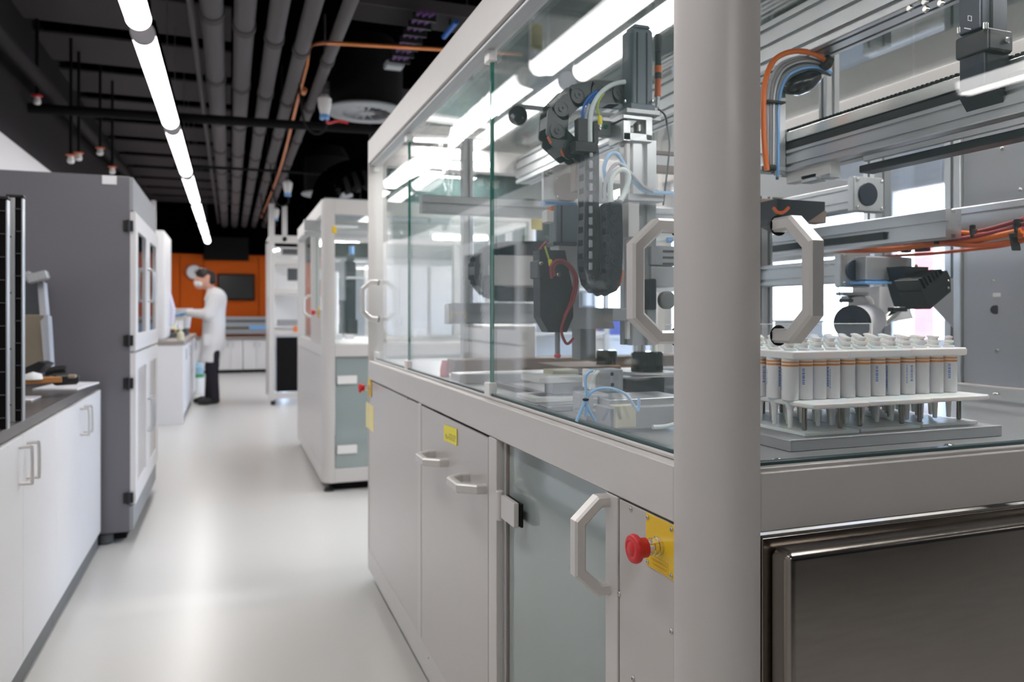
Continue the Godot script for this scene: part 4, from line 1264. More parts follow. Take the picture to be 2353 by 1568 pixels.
func build_second_cell() -> void:
	var x0 := 0.568
	var x1 := 2.1
	var d0 := 5.15
	var d1 := 7.2
	var L := Vector3(-1, 0, 0)
	var t := thing("automation_cell", "second grey framed automation cell standing further down the aisle", "machine")
	cell_frame(t, x0, x1, d0, d1)
	part(t, "deck_plate", Geo.new().box(Vector3((x0 + x1) * 0.5, 0.958, -(d0 + d1) * 0.5), Vector3(x1 - x0 - 0.1, 0.014, d1 - d0 - 0.1), 0.001), M.deck)
	part(t, "lower_panel", Geo.new().box(Vector3(x0 + 0.006, 0.521, -(d0 + d1) * 0.5), Vector3(0.01, 0.738, d1 - d0 - 0.17), 0.001), M.panel)
	var p := part(t, "upper_panel", Geo.new().box(Vector3(x0 + 0.01, 1.09, -5.56), Vector3(0.014, 0.23, 0.64), 0.001), M.panel)
	emergency_stop(p, Vector3(x0 + 0.002, 1.185, -5.4), L)
	part(t, "paper_label", Geo.new().box(Vector3(0.571, 0.8201, -6.206), Vector3(0.002, 0.1126, 0.1802)), M.sticky, "pale yellow paper label")
	pane(t, Vector3(0.605, 1.52, -5.56), Vector3(0.008, 0.63, 0.65), M.pane)
	part(t, "mullion", Geo.new().box(Vector3(0.6, 1.403, -5.92), Vector3(0.06, 0.86, 0.05), 0.003), M.frame)
	pane(t, Vector3(0.605, 1.403, -6.54), Vector3(0.008, 0.86, 1.18), M.pane)
	grab_handle(t, Vector3(0.6, 1.235, -6.1), L, Vector3.UP, 0.079, 0.067, 0.024)
	pane(t, Vector3(1.33, 1.403, -5.176), Vector3(1.37, 0.86, 0.008), M.pane)
	pane(t, Vector3(1.33, 1.403, -7.16), Vector3(1.37, 0.86, 0.008), M.pane)
	p = part(t, "lower_door", Geo.new().box(Vector3(1.334, 0.521, -5.18), Vector3(1.36, 0.738, 0.01), 0.001), M.tint_pane, "grey green tinted glass door")
	for y in [0.737, 0.275]:
		part(p, "door_hinge", Geo.new().box(Vector3(0.73, y, -5.165), Vector3(0.13, 0.055, 0.02), 0.003), M.white, "white leaf hinge")
	part(t, "interlock", Geo.new().box(Vector3(0.6442, 1.729, -5.15), Vector3(0.0253, 0.0458, 0.02)), M.yellow, "orange interlock switch")
	part(t, "roof_pane", Geo.new().box(Vector3(1.334, 1.94, -(d0 + d1) * 0.5), Vector3(1.5, 0.006, d1 - d0 - 0.04), 0.0), M.pane)
	rest(t)
	led_bar([Vector3(1.35, 1.719, -5.3), Vector3(1.756, 1.727, -5.3)], 0.02, "white light bar in the top of the far cell", 0.8)
	# fittings inside it
	var r := thing("cross_rail", "aluminium cross rail high inside the far cell", "rail")
	part(r, "rail_bar", Geo.new().prism(slotted(0.07, 0.06, 1, 1), Vector3(1.115, 1.803, -5.6), Vector3.UP, Vector3(0, 0, 1), 1.25), M.alu)
	part(r, "lower_bar", Geo.new().box(Vector3(1.115, 1.739, -5.6), Vector3(1.25, 0.03, 0.05)), M.alu_dull)
	rest(r)
	var a := thing("dispenser_arm", "black vertical dispenser arm with blue top inside the far cell", "dispenser")
	part(a, "column", Geo.new().box(Vector3(0.8044, 1.296, -5.55), Vector3(0.0701, 0.5086, 0.1)), M.dark_motor)
	part(a, "head", Geo.new().box(Vector3(0.8059, 1.567, -5.54), Vector3(0.0488, 0.0586, 0.08)), M.grey_dark)
	part(a, "blue_cap", Geo.new().cyl(Vector3(0.8148, 1.599, -5.54), Vector3(0.8148, 1.658, -5.54), 0.018, 14), M.blue_tube, "blue cap")
	part(a, "foot_block", Geo.new().box(Vector3(0.8107, 1.084, -5.5), Vector3(0.0666, 0.1009, 0.1)), M.black)
	part(a, "tray_arm", Geo.new().box(Vector3(0.8275, 1.427, -5.47), Vector3(0.1207, 0.0183, 0.1)), M.alu)
	rest(a)
	var g2 := thing("grey_tank", "grey cylinder standing beside the black arm in the far cell", "tank")
	part(g2, "body", Geo.new().cyl(Vector3(0.7525, 1.008, -5.6), Vector3(0.7525, 1.274, -5.6), 0.05, 20, 0.008), M.grey)
	part(g2, "gauge", Geo.new().box(Vector3(0.718, 1.172, -5.505), Vector3(0.0121, 0.1379, 0.01)), M.white)
	rest(g2)
	var wb := thing("white_block", "pair of white plastic blocks on the far cell's deck", "block")
	part(wb, "block", Geo.new().box(Vector3(0.6919, 1.019, -5.35), Vector3(0.0581, 0.0384, 0.1)), M.white_plastic)
	part(wb, "block", Geo.new().box(Vector3(0.7722, 1.018, -5.37), Vector3(0.056, 0.0328, 0.1)), M.white_plastic)
	rest(wb)
	var cyl := thing("gas_bottle", "pale bottle with a blue cap at the left inside the far cell", "bottle")
	part(cyl, "body", Geo.new().cyl(Vector3(0.6905, 1.028, -5.45), Vector3(0.6905, 1.468, -5.45), 0.022, 16, 0.006), M.white_plastic)
	rest(cyl)
	# framed equipment cabinet beyond
	var f := thing("framed_cabinet", "tall aluminium framed cabinet with black lower door beyond the far cell", "cabinet")
	var fd := 10.3
	for x in [0.5, 1.2]:
		for d in [fd, fd + 0.8]:
			part(f, "post", Geo.new().box(Vector3(x, 1.32 if d == fd else 1.1, -d), Vector3(0.07, 2.52 if d == fd else 2.08, 0.07), 0.004), M.frame)
	part(f, "hanger_post", Geo.new().box(Vector3(0.66, 2.33, -fd), Vector3(0.06, 0.46, 0.05), 0.004), M.frame)
	for y in [0.12, 0.93, 1.46, 1.85, 2.13]:
		part(f, "rail", Geo.new().box(Vector3(0.85, y, -fd), Vector3(0.64, 0.07 if y < 2 else 0.1, 0.05), 0.004), M.frame)
	part(f, "side_panel", Geo.new().box(Vector3(0.49, 0.5, -fd - 0.4), Vector3(0.012, 0.8, 0.72)), M.frame)
	part(f, "rear_panel", Geo.new().box(Vector3(0.85, 1.1, -fd - 0.79), Vector3(0.66, 2.0, 0.01)), M.white)
	part(f, "black_door", Geo.new().box(Vector3(0.85, 0.52, -fd - 0.01), Vector3(0.58, 0.7, 0.02), 0.002), M.matt_black, "black lower door")
	part(f, "orange_tag", Geo.new().box(Vector3(0.7909, 0.9764, -10.21), Vector3(0.0485, 0.0725, 0.03)), M.orange, "orange tag")
	for k in 3:
		part(f, "shelf", Geo.new().box(Vector3(0.85, [1.0, 1.44, 1.83][k], -fd - 0.4), Vector3(0.64, 0.015, 0.7)), M.white)
	part(f, "top_panel", Geo.new().box(Vector3(0.85, 2.17, -fd - 0.4), Vector3(0.76, 0.02, 0.86)), M.frame)
	for q in [[0.52, 0.09], [1.18, 0.09]]:
		part(f, "foot", Geo.new().cyl(Vector3(q[0], 0, -fd - 0.02), Vector3(q[0], 0.07, -fd - 0.02), 0.03, 12), M.black)
	rest(f)
	single("shelf_monitor", Geo.new().box(Vector3(0.7903, 1.693, -10.57), Vector3(0.1501, 0.1614, 0.05)), M.grey_dark, "dark screen standing on the framed cabinet's middle shelf", "monitor")
	single("shelf_printer", Geo.new().box(Vector3(0.7619, 1.994, -10.6), Vector3(0.221, 0.0688, 0.2)), M.grey_dark, "dark flat device on the framed cabinet's top shelf", "device")
	single("shelf_box", Geo.new().box(Vector3(0.7311, 1.057, -10.6), Vector3(0.2744, 0.0741, 0.3)), M.grey, "grey case on the framed cabinet's lowest shelf", "case")
	for k in 2:
		var l := thing("indicator_lamp", ["left of two small round lamps on the framed cabinet", "right of two small round lamps on the framed cabinet"][k], "lamp", "indicator lamps on the framed cabinet")
		var q: Vector3 = [Vector3(0.5351, 1.981, -10.26), Vector3(0.5777, 1.993, -10.26)][k]
		part(l, "lens", Geo.new().lathe([Vector2(0.02, 0), Vector2(0.016, 0.012), Vector2(0, 0.018)], q, Vector3(0, 0, 1), 14, true), M.tube)
		part(l, "base", Geo.new().cyl(q - Vector3(0, 0, 0.01), q, 0.024, 14), M.grey)
		rest(l)

func build_far_right() -> void:
	# the laboratory beyond the cells, seen through their glass
	var names := ["left end of the row behind the cells", "second in the row behind the cells", "third in the row behind the cells", "right end of the row behind the cells"]
	for k in 4:
		var x := 2.7 + k * 1.05
		var t := thing("storage_cupboard", "tall pale storage cupboard, %s" % names[k], "cupboard", "tall pale cupboards behind the cells")
		part(t, "body", Geo.new().box(Vector3(x, 1.0, -13.2), Vector3(1.0, 2.0, 0.5), 0.006), M.cabinet)
		for s in [-1, 1]:
			var d := part(t, "door", Geo.new().box(Vector3(x + s * 0.25, 1.03, -12.94), Vector3(0.485, 1.86, 0.02), 0.004), M.cabinet)
			part(d, "handle", Geo.new().cyl(Vector3(x + s * 0.05, 0.95, -12.91), Vector3(x + s * 0.05, 1.1, -12.91), 0.008, 8), M.alu_dull)
		part(t, "plinth", Geo.new().box(Vector3(x, 0.03, -13.2), Vector3(0.98, 0.06, 0.46)), M.black)
		rest(t)
	for k in 3:
		var t := thing("window_bench", ["white bench by the windows, nearest the camera", "white bench by the windows, in the middle", "white bench by the windows, furthest away"][k], "bench", "white benches beyond the cells")
		var c: Vector3 = [Vector3(4.6, 0, -3.0), Vector3(4.9, 0, -6.2), Vector3(4.8, 0, -9.8)][k]
		part(t, "worktop", Geo.new().box(c + Vector3(0, 0.88, 0), Vector3(0.9, 0.04, 2.4), 0.004), M.white)
		part(t, "cupboard", Geo.new().box(c + Vector3(0.05, 0.46, 0), Vector3(0.74, 0.8, 2.3), 0.004), M.cabinet)
		for j in 4:
			part(t, "door", Geo.new().box(c + Vector3(-0.33, 0.46, -0.86 + j * 0.575), Vector3(0.02, 0.76, 0.56), 0.003), M.cabinet)
		part(t, "plinth", Geo.new().box(c + Vector3(0.05, 0.03, 0), Vector3(0.7, 0.06, 2.26)), M.black)
		rest(t)
	for k in 5:
		var t := thing("bench_box", ["blue box on the furthest white bench", "orange box on the furthest white bench", "green box on the furthest white bench", "grey box on the middle white bench", "white box on the middle white bench"][k], "box", "boxes on the white benches")
		var q: Vector3 = [Vector3(4.7, 0.9, -9.0), Vector3(4.9, 0.9, -9.6), Vector3(4.65, 0.9, -10.2), Vector3(4.8, 0.9, -5.6), Vector3(4.9, 0.9, -6.6)][k]
		var m: Material = [paint(70, 80, 170), M.orange, paint(60, 150, 110), M.grey, M.white][k]
		part(t, "body", Geo.new().box(q + Vector3(0, 0.1, 0), Vector3(0.26, 0.2, 0.34), 0.006), m)
		part(t, "lid", Geo.new().box(q + Vector3(0, 0.21, 0), Vector3(0.28, 0.025, 0.36), 0.006), m)
		rest(t)
	var b := thing("workbench_rack", "tall white shelving with grey instruments beyond the near cell", "shelving")
	for x in [2.9, 4.1]:
		for d in [8.0, 8.6]:
			part(b, "post", Geo.new().box(Vector3(x, 1.1, -d), Vector3(0.06, 2.2, 0.06), 0.004), M.frame)
	for y in [0.5, 0.95, 1.45, 1.95]:
		part(b, "shelf", Geo.new().box(Vector3(3.5, y, -8.3), Vector3(1.24, 0.03, 0.66), 0.004), M.white)
	part(b, "back_sheet", Geo.new().box(Vector3(3.5, 1.2, -8.62), Vector3(1.2, 1.6, 0.01)), M.white)
	rest(b)
	for k in 4:
		var t := thing("rack_instrument", ["grey instrument on the white shelving's waist shelf", "dark instrument beside it on the white shelving's waist shelf", "pale instrument on the white shelving's upper shelf", "grey case on the white shelving's upper shelf"][k], "instrument", "instruments on the white shelving")
		var q: Vector3 = [Vector3(3.2, 0.966, -8.25), Vector3(3.8, 0.966, -8.25), Vector3(3.25, 1.466, -8.25), Vector3(3.8, 1.466, -8.25)][k]
		part(t, "case", Geo.new().box(q + Vector3(0, 0.15, 0), Vector3(0.4, 0.3, 0.4), 0.01), [M.grey, M.grey_dark, M.cabinet, M.grey][k])
		part(t, "front_panel", Geo.new().box(q + Vector3(0, 0.17, 0.202), Vector3(0.3, 0.14, 0.006), 0.002), [M.white, M.grey, M.grey_dark, M.white][k])
		rest(t)
# one link of an energy chain: two side plates with bosses and two cross bars; runs along +x, opens along y, bends in the xy plane
func link_mesh(pitch: float, high: float, wide: float) -> ArrayMesh:
	var g := Geo.new()
	var o := []
	var r := high * 0.5
	for k in 9:
		var a := -PI * 0.5 + PI * k / 8.0
		o.append(Vector2(pitch * 0.5 + cos(a) * r * 0.42, sin(a) * r))
	for k in 9:
		var a := PI * 0.5 + PI * k / 8.0
		o.append(Vector2(-pitch * 0.5 + cos(a) * r * 0.42, sin(a) * r))
	for s in [-1, 1]:
		g.prism(o, Vector3(0, 0, s * (wide * 0.5 - 0.003)), Vector3.RIGHT, Vector3.UP, 0.006)
		var c := Vector3(pitch * 0.32, 0, s * wide * 0.5)
		g.lathe([Vector2(r * 0.72, 0), Vector2(r * 0.72, 0.002), Vector2(r * 0.58, 0.002), Vector2(r * 0.58, 0.0006), Vector2(r * 0.3, 0.0006), Vector2(r * 0.3, 0.003), Vector2(r * 0.14, 0.003), Vector2(r * 0.14, 0.0004), Vector2(0, 0.0004)], c, Vector3(0, 0, s), 20)
	for s in [-1, 1]:
		g.box(Vector3(0, s * (r - 0.003), 0), Vector3(pitch * 0.55, 0.005, wide - 0.008), 0.0015)
	return g.mesh()

# places links along a path; `side` is the direction across the chain
func chain_links(t: Node3D, path: Array, side: Vector3, link: ArrayMesh, mat: Material) -> void:
	for i in path.size() - 1:
		var m := part(t, "link", link, mat)
		var x: Vector3 = (path[i + 1] - path[i]).normalized()
		m.transform = Transform3D(Basis(x, side.cross(x).normalized(), side), (path[i] + path[i + 1]) * 0.5)

func even(path: Array, pitch: float) -> Array:
	var c := Curve3D.new()
	for p in path:
		c.add_point(p)
	var n := int(c.get_baked_length() / pitch)
	var out := []
	for k in n + 1:
		out.append(c.sample_baked(c.get_baked_length() * k / n))
	return out

func build_left_interior() -> void:
	var F := Vector3(0, 0, 1)
	# servo motor on its bracket, top of the vertical axis
	var t := thing("servo_motor", "tall blue grey servo motor standing on a bracket behind the side glass", "motor")
	var g := Geo.new()
	g.box(Vector3(0.86, 1.725, -1.525), Vector3(0.0549, 0.1777, 0.05), 0.006)
	g.box(Vector3(0.8628, 1.819, -1.526), Vector3(0.0418, 0.0097, 0.042), 0.005)
	part(t, "body", g, M.motor)
	g = Geo.new()
	g.box(Vector3(0.8461, 1.722, -1.5), Vector3(0.0033, 0.1597, 0.004), 0.0005)
	g.box(Vector3(0.8702, 1.724, -1.5), Vector3(0.0033, 0.1605, 0.004), 0.0005)
	part(t, "cooling_rib", g, M.dark_motor)
	part(t, "flange", Geo.new().box(Vector3(0.8582, 1.637, -1.525), Vector3(0.0613, 0.0135, 0.06), 0.002), M.motor)
	for q in [Vector3(0.812, 1.641, -1.494), Vector3(0.8806, 1.648, -1.494)]:
		part(t, "bolt", Geo.new().cyl(q, q + Vector3(0, 0.007, 0), 0.0035, 10), M.bolt)
	part(t, "plug", Geo.new().lathe([Vector2(0, 0), Vector2(0.0075, 0), Vector2(0.0075, 0.045), Vector2(0.009, 0.047), Vector2(0.009, 0.085), Vector2(0.006, 0.088), Vector2(0, 0.088)], Vector3(0.9165, 1.728, -1.53), Vector3.UP, 16), M.dark_motor)
	rest(t)
	t = thing("motor_cable", "orange power cable with black collar beside the blue grey servo motor", "cable")
	part(t, "sleeve", Geo.new().tube([Vector3(0.9165, 1.728, -1.53), Vector3(0.9165, 1.744, -1.53)], 0.0082, 12), M.orange)
	part(t, "collar", Geo.new().tube([Vector3(0.9165, 1.714, -1.53), Vector3(0.9165, 1.73, -1.53)], 0.0078, 12), M.black)
	part(t, "cable", Geo.new().tube([Vector3(0.9165, 1.716, -1.53), Vector3(0.9154, 1.674, -1.53)], 0.0072, 12), M.orange_dark)
	part(t, "end_ferrule", Geo.new().tube([Vector3(0.9154, 1.676, -1.53), Vector3(0.9142, 1.649, -1.53)], 0.005, 10), M.alu_dull)
	part(t, "lead", Geo.new().tube(curve([Vector3(0.8985, 1.637, -1.5), Vector3(0.9164, 1.624, -1.5), Vector3(0.9232, 1.591, -1.5), Vector3(0.9277, 1.552, -1.5), Vector3(0.9187, 1.473, -1.5), Vector3(0.9119, 1.422, -1.5)], 5), 0.0022, 8), M.black)
	rest(t)
	t = thing("linear_axis", "vertical aluminium linear axis under the blue grey servo motor", "actuator")
	part(t, "motor_plate", Geo.new().box(Vector3(0.8566, 1.625, -1.53), Vector3(0.0851, 0.0115, 0.08), 0.002), M.alu_dull)
	part(t, "bracket", Geo.new().prism([Vector2(0, 0), Vector2(0.085, 0.0), Vector2(0.085, -0.016), Vector2(0.03, -0.016), Vector2(0.012, -0.034), Vector2(0, -0.034)], Vector3(0.8237, 1.629, -1.54), Vector3(1, 0, 0), Vector3.UP, 0.07), M.alu_dull)
	g = Geo.new()
	g.box(Vector3(0.8481, 1.615, -1.535), Vector3(0.0743, 0.0135, 0.07), 0.002)
	g.box(Vector3(0.8207, 1.582, -1.535), Vector3(0.0194, 0.0469, 0.07), 0.002)
	g.box(Vector3(0.8764, 1.587, -1.535), Vector3(0.0177, 0.0475, 0.07), 0.002)
	g.box(Vector3(0.8481, 1.57, -1.535), Vector3(0.0743, 0.0183, 0.07), 0.002)
	part(t, "coupling_box", g, M.alu)
	part(t, "coupling", Geo.new().cyl(Vector3(0.8659, 1.587, -1.53), Vector3(0.8659, 1.616, -1.53), 0.012, 16), M.bolt)
	part(t, "column", Geo.new().prism(slotted(0.062, 0.06, 1, 1, 0.014, 0.012), Vector3(0.8704, 1.338, -1.54), Vector3(1, 0, 0), Vector3(0, 0, 1), 0.46), M.alu)
	part(t, "screw_shaft", Geo.new().cyl(Vector3(0.8558, 1.562, -1.518), Vector3(0.8558, 1.112, -1.518), 0.005, 10), M.bolt)
	part(t, "slide_rail", Geo.new().box(Vector3(0.8255, 1.339, -1.508), Vector3(0.0087, 0.4323, 0.01), 0.001), M.white)
	part(t, "carriage", Geo.new().box(Vector3(0.8511, 1.432, -1.495), Vector3(0.0896, 0.0152, 0.05), 0.002), M.alu_dull)
	part(t, "carriage_plate", Geo.new().box(Vector3(0.8268, 1.385, -1.495), Vector3(0.0279, 0.0787, 0.03), 0.002), M.white)
	part(t, "end_block", Geo.new().box(Vector3(0.8024, 1.177, -1.515), Vector3(0.0448, 0.0285, 0.05), 0.002), M.alu_dull)
	for q in [Vector3(0.8697, 1.441, -1.47), Vector3(0.8806, 1.441, -1.47)]:
		part(t, "air_fitting", Geo.new().cyl(q, q + Vector3(0, 0.012, 0), 0.004, 10), M.white)
	rest(t)
	t = thing("sensor_bracket", "grey sensor bracket with dark stripes at the edge of the corner post", "bracket")
	part(t, "plate", Geo.new().box(Vector3(0.9726, 1.533, -1.586), Vector3(0.0617, 0.0433, 0.012), 0.002), M.alu_dull)
	part(t, "stripe", Geo.new().box(Vector3(0.9625, 1.558, -1.585), Vector3(0.0754, 0.0082, 0.02), 0.001), M.brown)
	part(t, "stripe", Geo.new().box(Vector3(0.9653, 1.519, -1.58), Vector3(0.0636, 0.0174, 0.02), 0.001), M.brown)
	part(t, "knob", Geo.new().cyl(Vector3(0.9289, 1.542, -1.58), Vector3(0.9201, 1.538, -1.565), 0.005, 12), M.grey_dark)
	rest(t)
	t = thing("valve_block", "grey valve block behind the grab handle of the side glass", "valve block")
	part(t, "body", Geo.new().box(Vector3(0.9167, 1.309, -1.53), Vector3(0.0718, 0.044, 0.06), 0.003), M.grey)
	part(t, "base", Geo.new().box(Vector3(0.9167, 1.262, -1.53), Vector3(0.0718, 0.0469, 0.06), 0.003), M.alu_dull)
	for k in 3:
		part(t, "slot", Geo.new().box(Vector3(0.9288, 1.319, -1.501), Vector3(0.0361, 0.0049, 0.006), 0.0005), M.black).position.y = -0.014 * k
	part(t, "dark_coil", Geo.new().box(Vector3(0.8815, 1.222, -1.515), Vector3(0.0176, 0.0695, 0.05), 0.003), M.dark_motor)
	part(t, "fitting", Geo.new().cyl(Vector3(0.9277, 1.194, -1.5), Vector3(0.9277, 1.209, -1.5), 0.009, 12), M.blue_tube, "blue push fitting")
	part(t, "fitting", Geo.new().cyl(Vector3(0.9209, 1.344, -1.5), Vector3(0.9356, 1.345, -1.5), 0.006, 12), M.blue_tube, "blue push fitting")
	part(t, "gauge", Geo.new().lathe([Vector2(0, 0.0), Vector2(0.02, 0), Vector2(0.02, 0.014), Vector2(0.016, 0.016), Vector2(0, 0.016)], Vector3(0.9164, 1.209, -1.5), F, 20), M.grey_dark)
	rest(t)
	# the curled energy chain beside the motor
	t = thing("energy_chain", "black energy chain curling in a C beside the blue grey servo motor", "cable chain")
	var c1 := even(curve([Vector3(0.8636, 1.677, -1.56), Vector3(0.8078, 1.675, -1.56), Vector3(0.7479, 1.67, -1.56), Vector3(0.702, 1.652, -1.56), Vector3(0.6705, 1.617, -1.56), Vector3(0.6642, 1.578, -1.56), Vector3(0.6872, 1.546, -1.56), Vector3(0.719, 1.537, -1.56), Vector3(0.7554, 1.557, -1.56)], 10), 0.05)
	chain_links(t, c1, F, link_mesh(0.05, 0.05, 0.05), M.chain)
	for q in [Vector3(0.6473, 1.554, -1.53), Vector3(0.6781, 1.528, -1.53)]:
		part(t, "orange_clip", Geo.new().box(q, Vector3(0.004, 0.016, 0.006), 0.001, Basis(F, 0.5)), M.orange_dark, "orange clip")
	rest(t)
	t = thing("chain_bracket", "black bracket holding the hoses below the curled energy chain", "bracket")
	part(t, "plate", Geo.new().box(Vector3(0.714, 1.566, -1.51), Vector3(0.0248, 0.0684, 0.02), 0.002), M.black)
	part(t, "plate", Geo.new().box(Vector3(0.7165, 1.537, -1.505), Vector3(0.0515, 0.0233, 0.03), 0.002), M.black)
	part(t, "lug", Geo.new().box(Vector3(0.7452, 1.572, -1.51), Vector3(0.0126, 0.0491, 0.02), 0.002), M.black)
	rest(t)
	single("white_hose", Geo.new().tube(curve([Vector3(0.8152, 1.689, -1.5), Vector3(0.7853, 1.68, -1.5), Vector3(0.7556, 1.658, -1.5), Vector3(0.7368, 1.628, -1.5), Vector3(0.7305, 1.594, -1.5), Vector3(0.7305, 1.55, -1.5)], 6), 0.0052, 12), M.pale_tube, "pale green white hose arching from the motor to the black bracket", "hose")
	for k in 3:
		single("blue_hose", Geo.new().tube(curve(shifted([Vector3(0.7572, 1.668, -1.52), Vector3(0.7361, 1.65, -1.52), Vector3(0.7235, 1.626, -1.52), Vector3(0.7203, 1.593, -1.52), Vector3(0.7193, 1.574, -1.52)], Vector3(0.006 * k, -0.003 * k, 0.004 * k)), 6), 0.0032, 8), M.deep_blue, "thin blue hose beside the white hose, %s of three" % ["outermost", "middle one", "innermost"][k], "hose", "blue hoses beside the white hose")
	single("grey_hose", Geo.new().tube(curve([Vector3(0.7309, 1.633, -1.505), Vector3(0.7236, 1.604, -1.505), Vector3(0.7205, 1.547, -1.505)], 6), 0.003, 8), M.grey_tube, "thin lilac grey hose between the white hose and the blue hoses", "hose")
	t = thing("earth_wire", "yellow green earth wire with a yellow tag by the motor", "wire")
	part(t, "wire", Geo.new().tube(curve([Vector3(0.7641, 1.659, -1.5), Vector3(0.7514, 1.641, -1.5), Vector3(0.7483, 1.622, -1.5), Vector3(0.7535, 1.607, -1.5)], 6), 0.0026, 8), M.yellow_green)
	part(t, "tag", Geo.new().cyl(Vector3(0.7535, 1.609, -1.5), Vector3(0.7546, 1.589, -1.5), 0.0052, 12), M.label_yellow, "yellow tag")
	part(t, "ring_lug", Geo.new().cyl(Vector3(0.7546, 1.59, -1.5), Vector3(0.7535, 1.577, -1.5), 0.004, 10), M.bolt)
	rest(t)
	t = thing("junction_plate", "grey plate with a green dot behind the yellow tagged wire", "plate")
	part(t, "plate", Geo.new().box(Vector3(0.8058, 1.599, -1.57), Vector3(0.0573, 0.0355, 0.02), 0.002), M.grey)
	part(t, "green_dot", Geo.new().cyl(Vector3(0.799, 1.603, -1.56), Vector3(0.7965, 1.601, -1.555), 0.005, 14), paint(30, 140, 90), "green dot")
	part(t, "screw", Geo.new().cyl(Vector3(0.788, 1.599, -1.56), Vector3(0.783, 1.596, -1.55), 0.004, 10), M.bolt)
	rest(t)
	# hanging energy chain with crossbars
	t = thing("energy_chain", "black energy chain hanging in a long U in the middle of the near cell", "cable chain")
	var lm := link_mesh(0.028, 0.034, 0.036)
	var S := Vector3(0.62, 0, 0.78).normalized()
	var c2 := even(curve([Vector3(0.7361, 1.532, -1.52), Vector3(0.7361, 1.437, -1.52), Vector3(0.734, 1.332, -1.52), Vector3(0.7361, 1.27, -1.52), Vector3(0.741, 1.236, -1.5), Vector3(0.7539, 1.232, -1.48), Vector3(0.7633, 1.254, -1.47), Vector3(0.7675, 1.329, -1.47), Vector3(0.7654, 1.411, -1.47)], 10), 0.028)
	chain_links(t, c2, F, lm, M.chain)
	part(t, "inner_web", Geo.new().box(Vector3(0.7722, 1.336, -1.53), Vector3(0.0299, 0.1592, 0.02), 0.003), M.black)
	for k in 11:
		part(t, "cover_plate", Geo.new().box(Vector3(0.7607, 1.403, -1.455).lerp(Vector3(0.7596, 1.246, -1.455), k / 10.0), Vector3(0.03, 0.0145, 0.006), 0.002), M.chain)
		part(t, "pale_insert", Geo.new().box(Vector3(0.7302, 1.525, -1.495).lerp(Vector3(0.7291, 1.281, -1.495), k / 10.0), Vector3(0.007, 0.016, 0.006), 0.001), M.grey_tube, "pale cable showing in the gap")
	rest(t)
	t = thing("orange_lead", "orange leads emerging below the hanging energy chain", "cable")
	part(t, "lead", Geo.new().tube(curve([Vector3(0.8024, 1.271, -1.5), Vector3(0.8002, 1.245, -1.5), Vector3(0.78, 1.229, -1.49), Vector3(0.7497, 1.225, -1.48)], 5), 0.0045, 10), M.orange_dark)
	part(t, "lead", Geo.new().tube(curve([Vector3(0.812, 1.276, -1.51), Vector3(0.8088, 1.249, -1.51), Vector3(0.7874, 1.237, -1.5)], 5), 0.0038, 10), M.orange)
	part(t, "crimp", Geo.new().tube([Vector3(0.7518, 1.226, -1.48), Vector3(0.7373, 1.228, -1.48)], 0.005, 10), M.red_cable)
	rest(t)
	# loops of tube above the carriage
	single("blue_loop", Geo.new().tube(curve([Vector3(0.7478, 1.46, -1.46), Vector3(0.7437, 1.489, -1.46), Vector3(0.756, 1.516, -1.46), Vector3(0.7747, 1.52, -1.46), Vector3(0.7914, 1.498, -1.46), Vector3(0.8146, 1.464, -1.46), Vector3(0.8465, 1.444, -1.46), Vector3(0.9272, 1.444, -1.46)], 7), 0.0042, 10), M.clear_blue, "clear blue tube looping over the carriage to the corner post", "tube")
	single("lilac_loop", Geo.new().tube(curve([Vector3(0.7406, 1.416, -1.45), Vector3(0.7406, 1.45, -1.45), Vector3(0.755, 1.485, -1.45), Vector3(0.7756, 1.497, -1.45), Vector3(0.8006, 1.48, -1.45), Vector3(0.8322, 1.453, -1.45), Vector3(0.8557, 1.443, -1.45)], 7), 0.0036, 10), M.grey_tube, "lilac grey tube looping beside the clear blue tube", "tube")
	single("white_loop", Geo.new().tube(curve([Vector3(0.755, 1.415, -1.45), Vector3(0.7539, 1.456, -1.45), Vector3(0.7653, 1.478, -1.45), Vector3(0.7839, 1.485, -1.45), Vector3(0.7964, 1.473, -1.45), Vector3(0.7922, 1.448, -1.45), Vector3(0.7777, 1.418, -1.45)], 7), 0.006, 12), M.pale_tube, "thick pale tube bent in a tight loop over the black chain", "tube")
	# plate with a dark round mark on it, and the second motor
	t = thing("second_motor", "second dark blue grey motor hanging below a grey plate", "motor")
	g = Geo.new()
	g.box(Vector3(0.7505, 1.392, -1.683), Vector3(0.0608, 0.0906, 0.045), 0.004)
	part(t, "body", g, M.motor)
	part(t, "rib", Geo.new().box(Vector3(0.7339, 1.391, -1.659), Vector3(0.0034, 0.0861, 0.004), 0.0005), M.dark_motor)
	part(t, "flange", Geo.new().box(Vector3(0.7472, 1.344, -1.683), Vector3(0.0719, 0.0082, 0.055), 0.002), M.dark_motor)
	part(t, "connector", Geo.new().box(Vector3(0.6972, 1.405, -1.655), Vector3(0.0197, 0.0303, 0.03), 0.003), M.white)
	part(t, "orange_latch", Geo.new().box(Vector3(0.7012, 1.423, -1.648), Vector3(0.0077, 0.0101, 0.02), 0.002), M.orange, "orange latch")
	rest(t)
	t = thing("mounting_plate", "pale grey mounting plate with a big dark boss above the second motor", "plate")
	part(t, "plate", Geo.new().prism([Vector2(-0.068, -0.042), Vector2(0.09, -0.042), Vector2(0.09, 0.048), Vector2(-0.03, 0.048), Vector2(-0.068, 0.028)], Vector3(0.7786, 1.494, -1.72), Vector3(1, 0, 0), Vector3.UP, 0.012), M.alu)
	part(t, "roundel", Geo.new().cyl(Vector3(0.7855, 1.491, -1.73), Vector3(0.7674, 1.484, -1.69), 0.034, 32), M.brown)
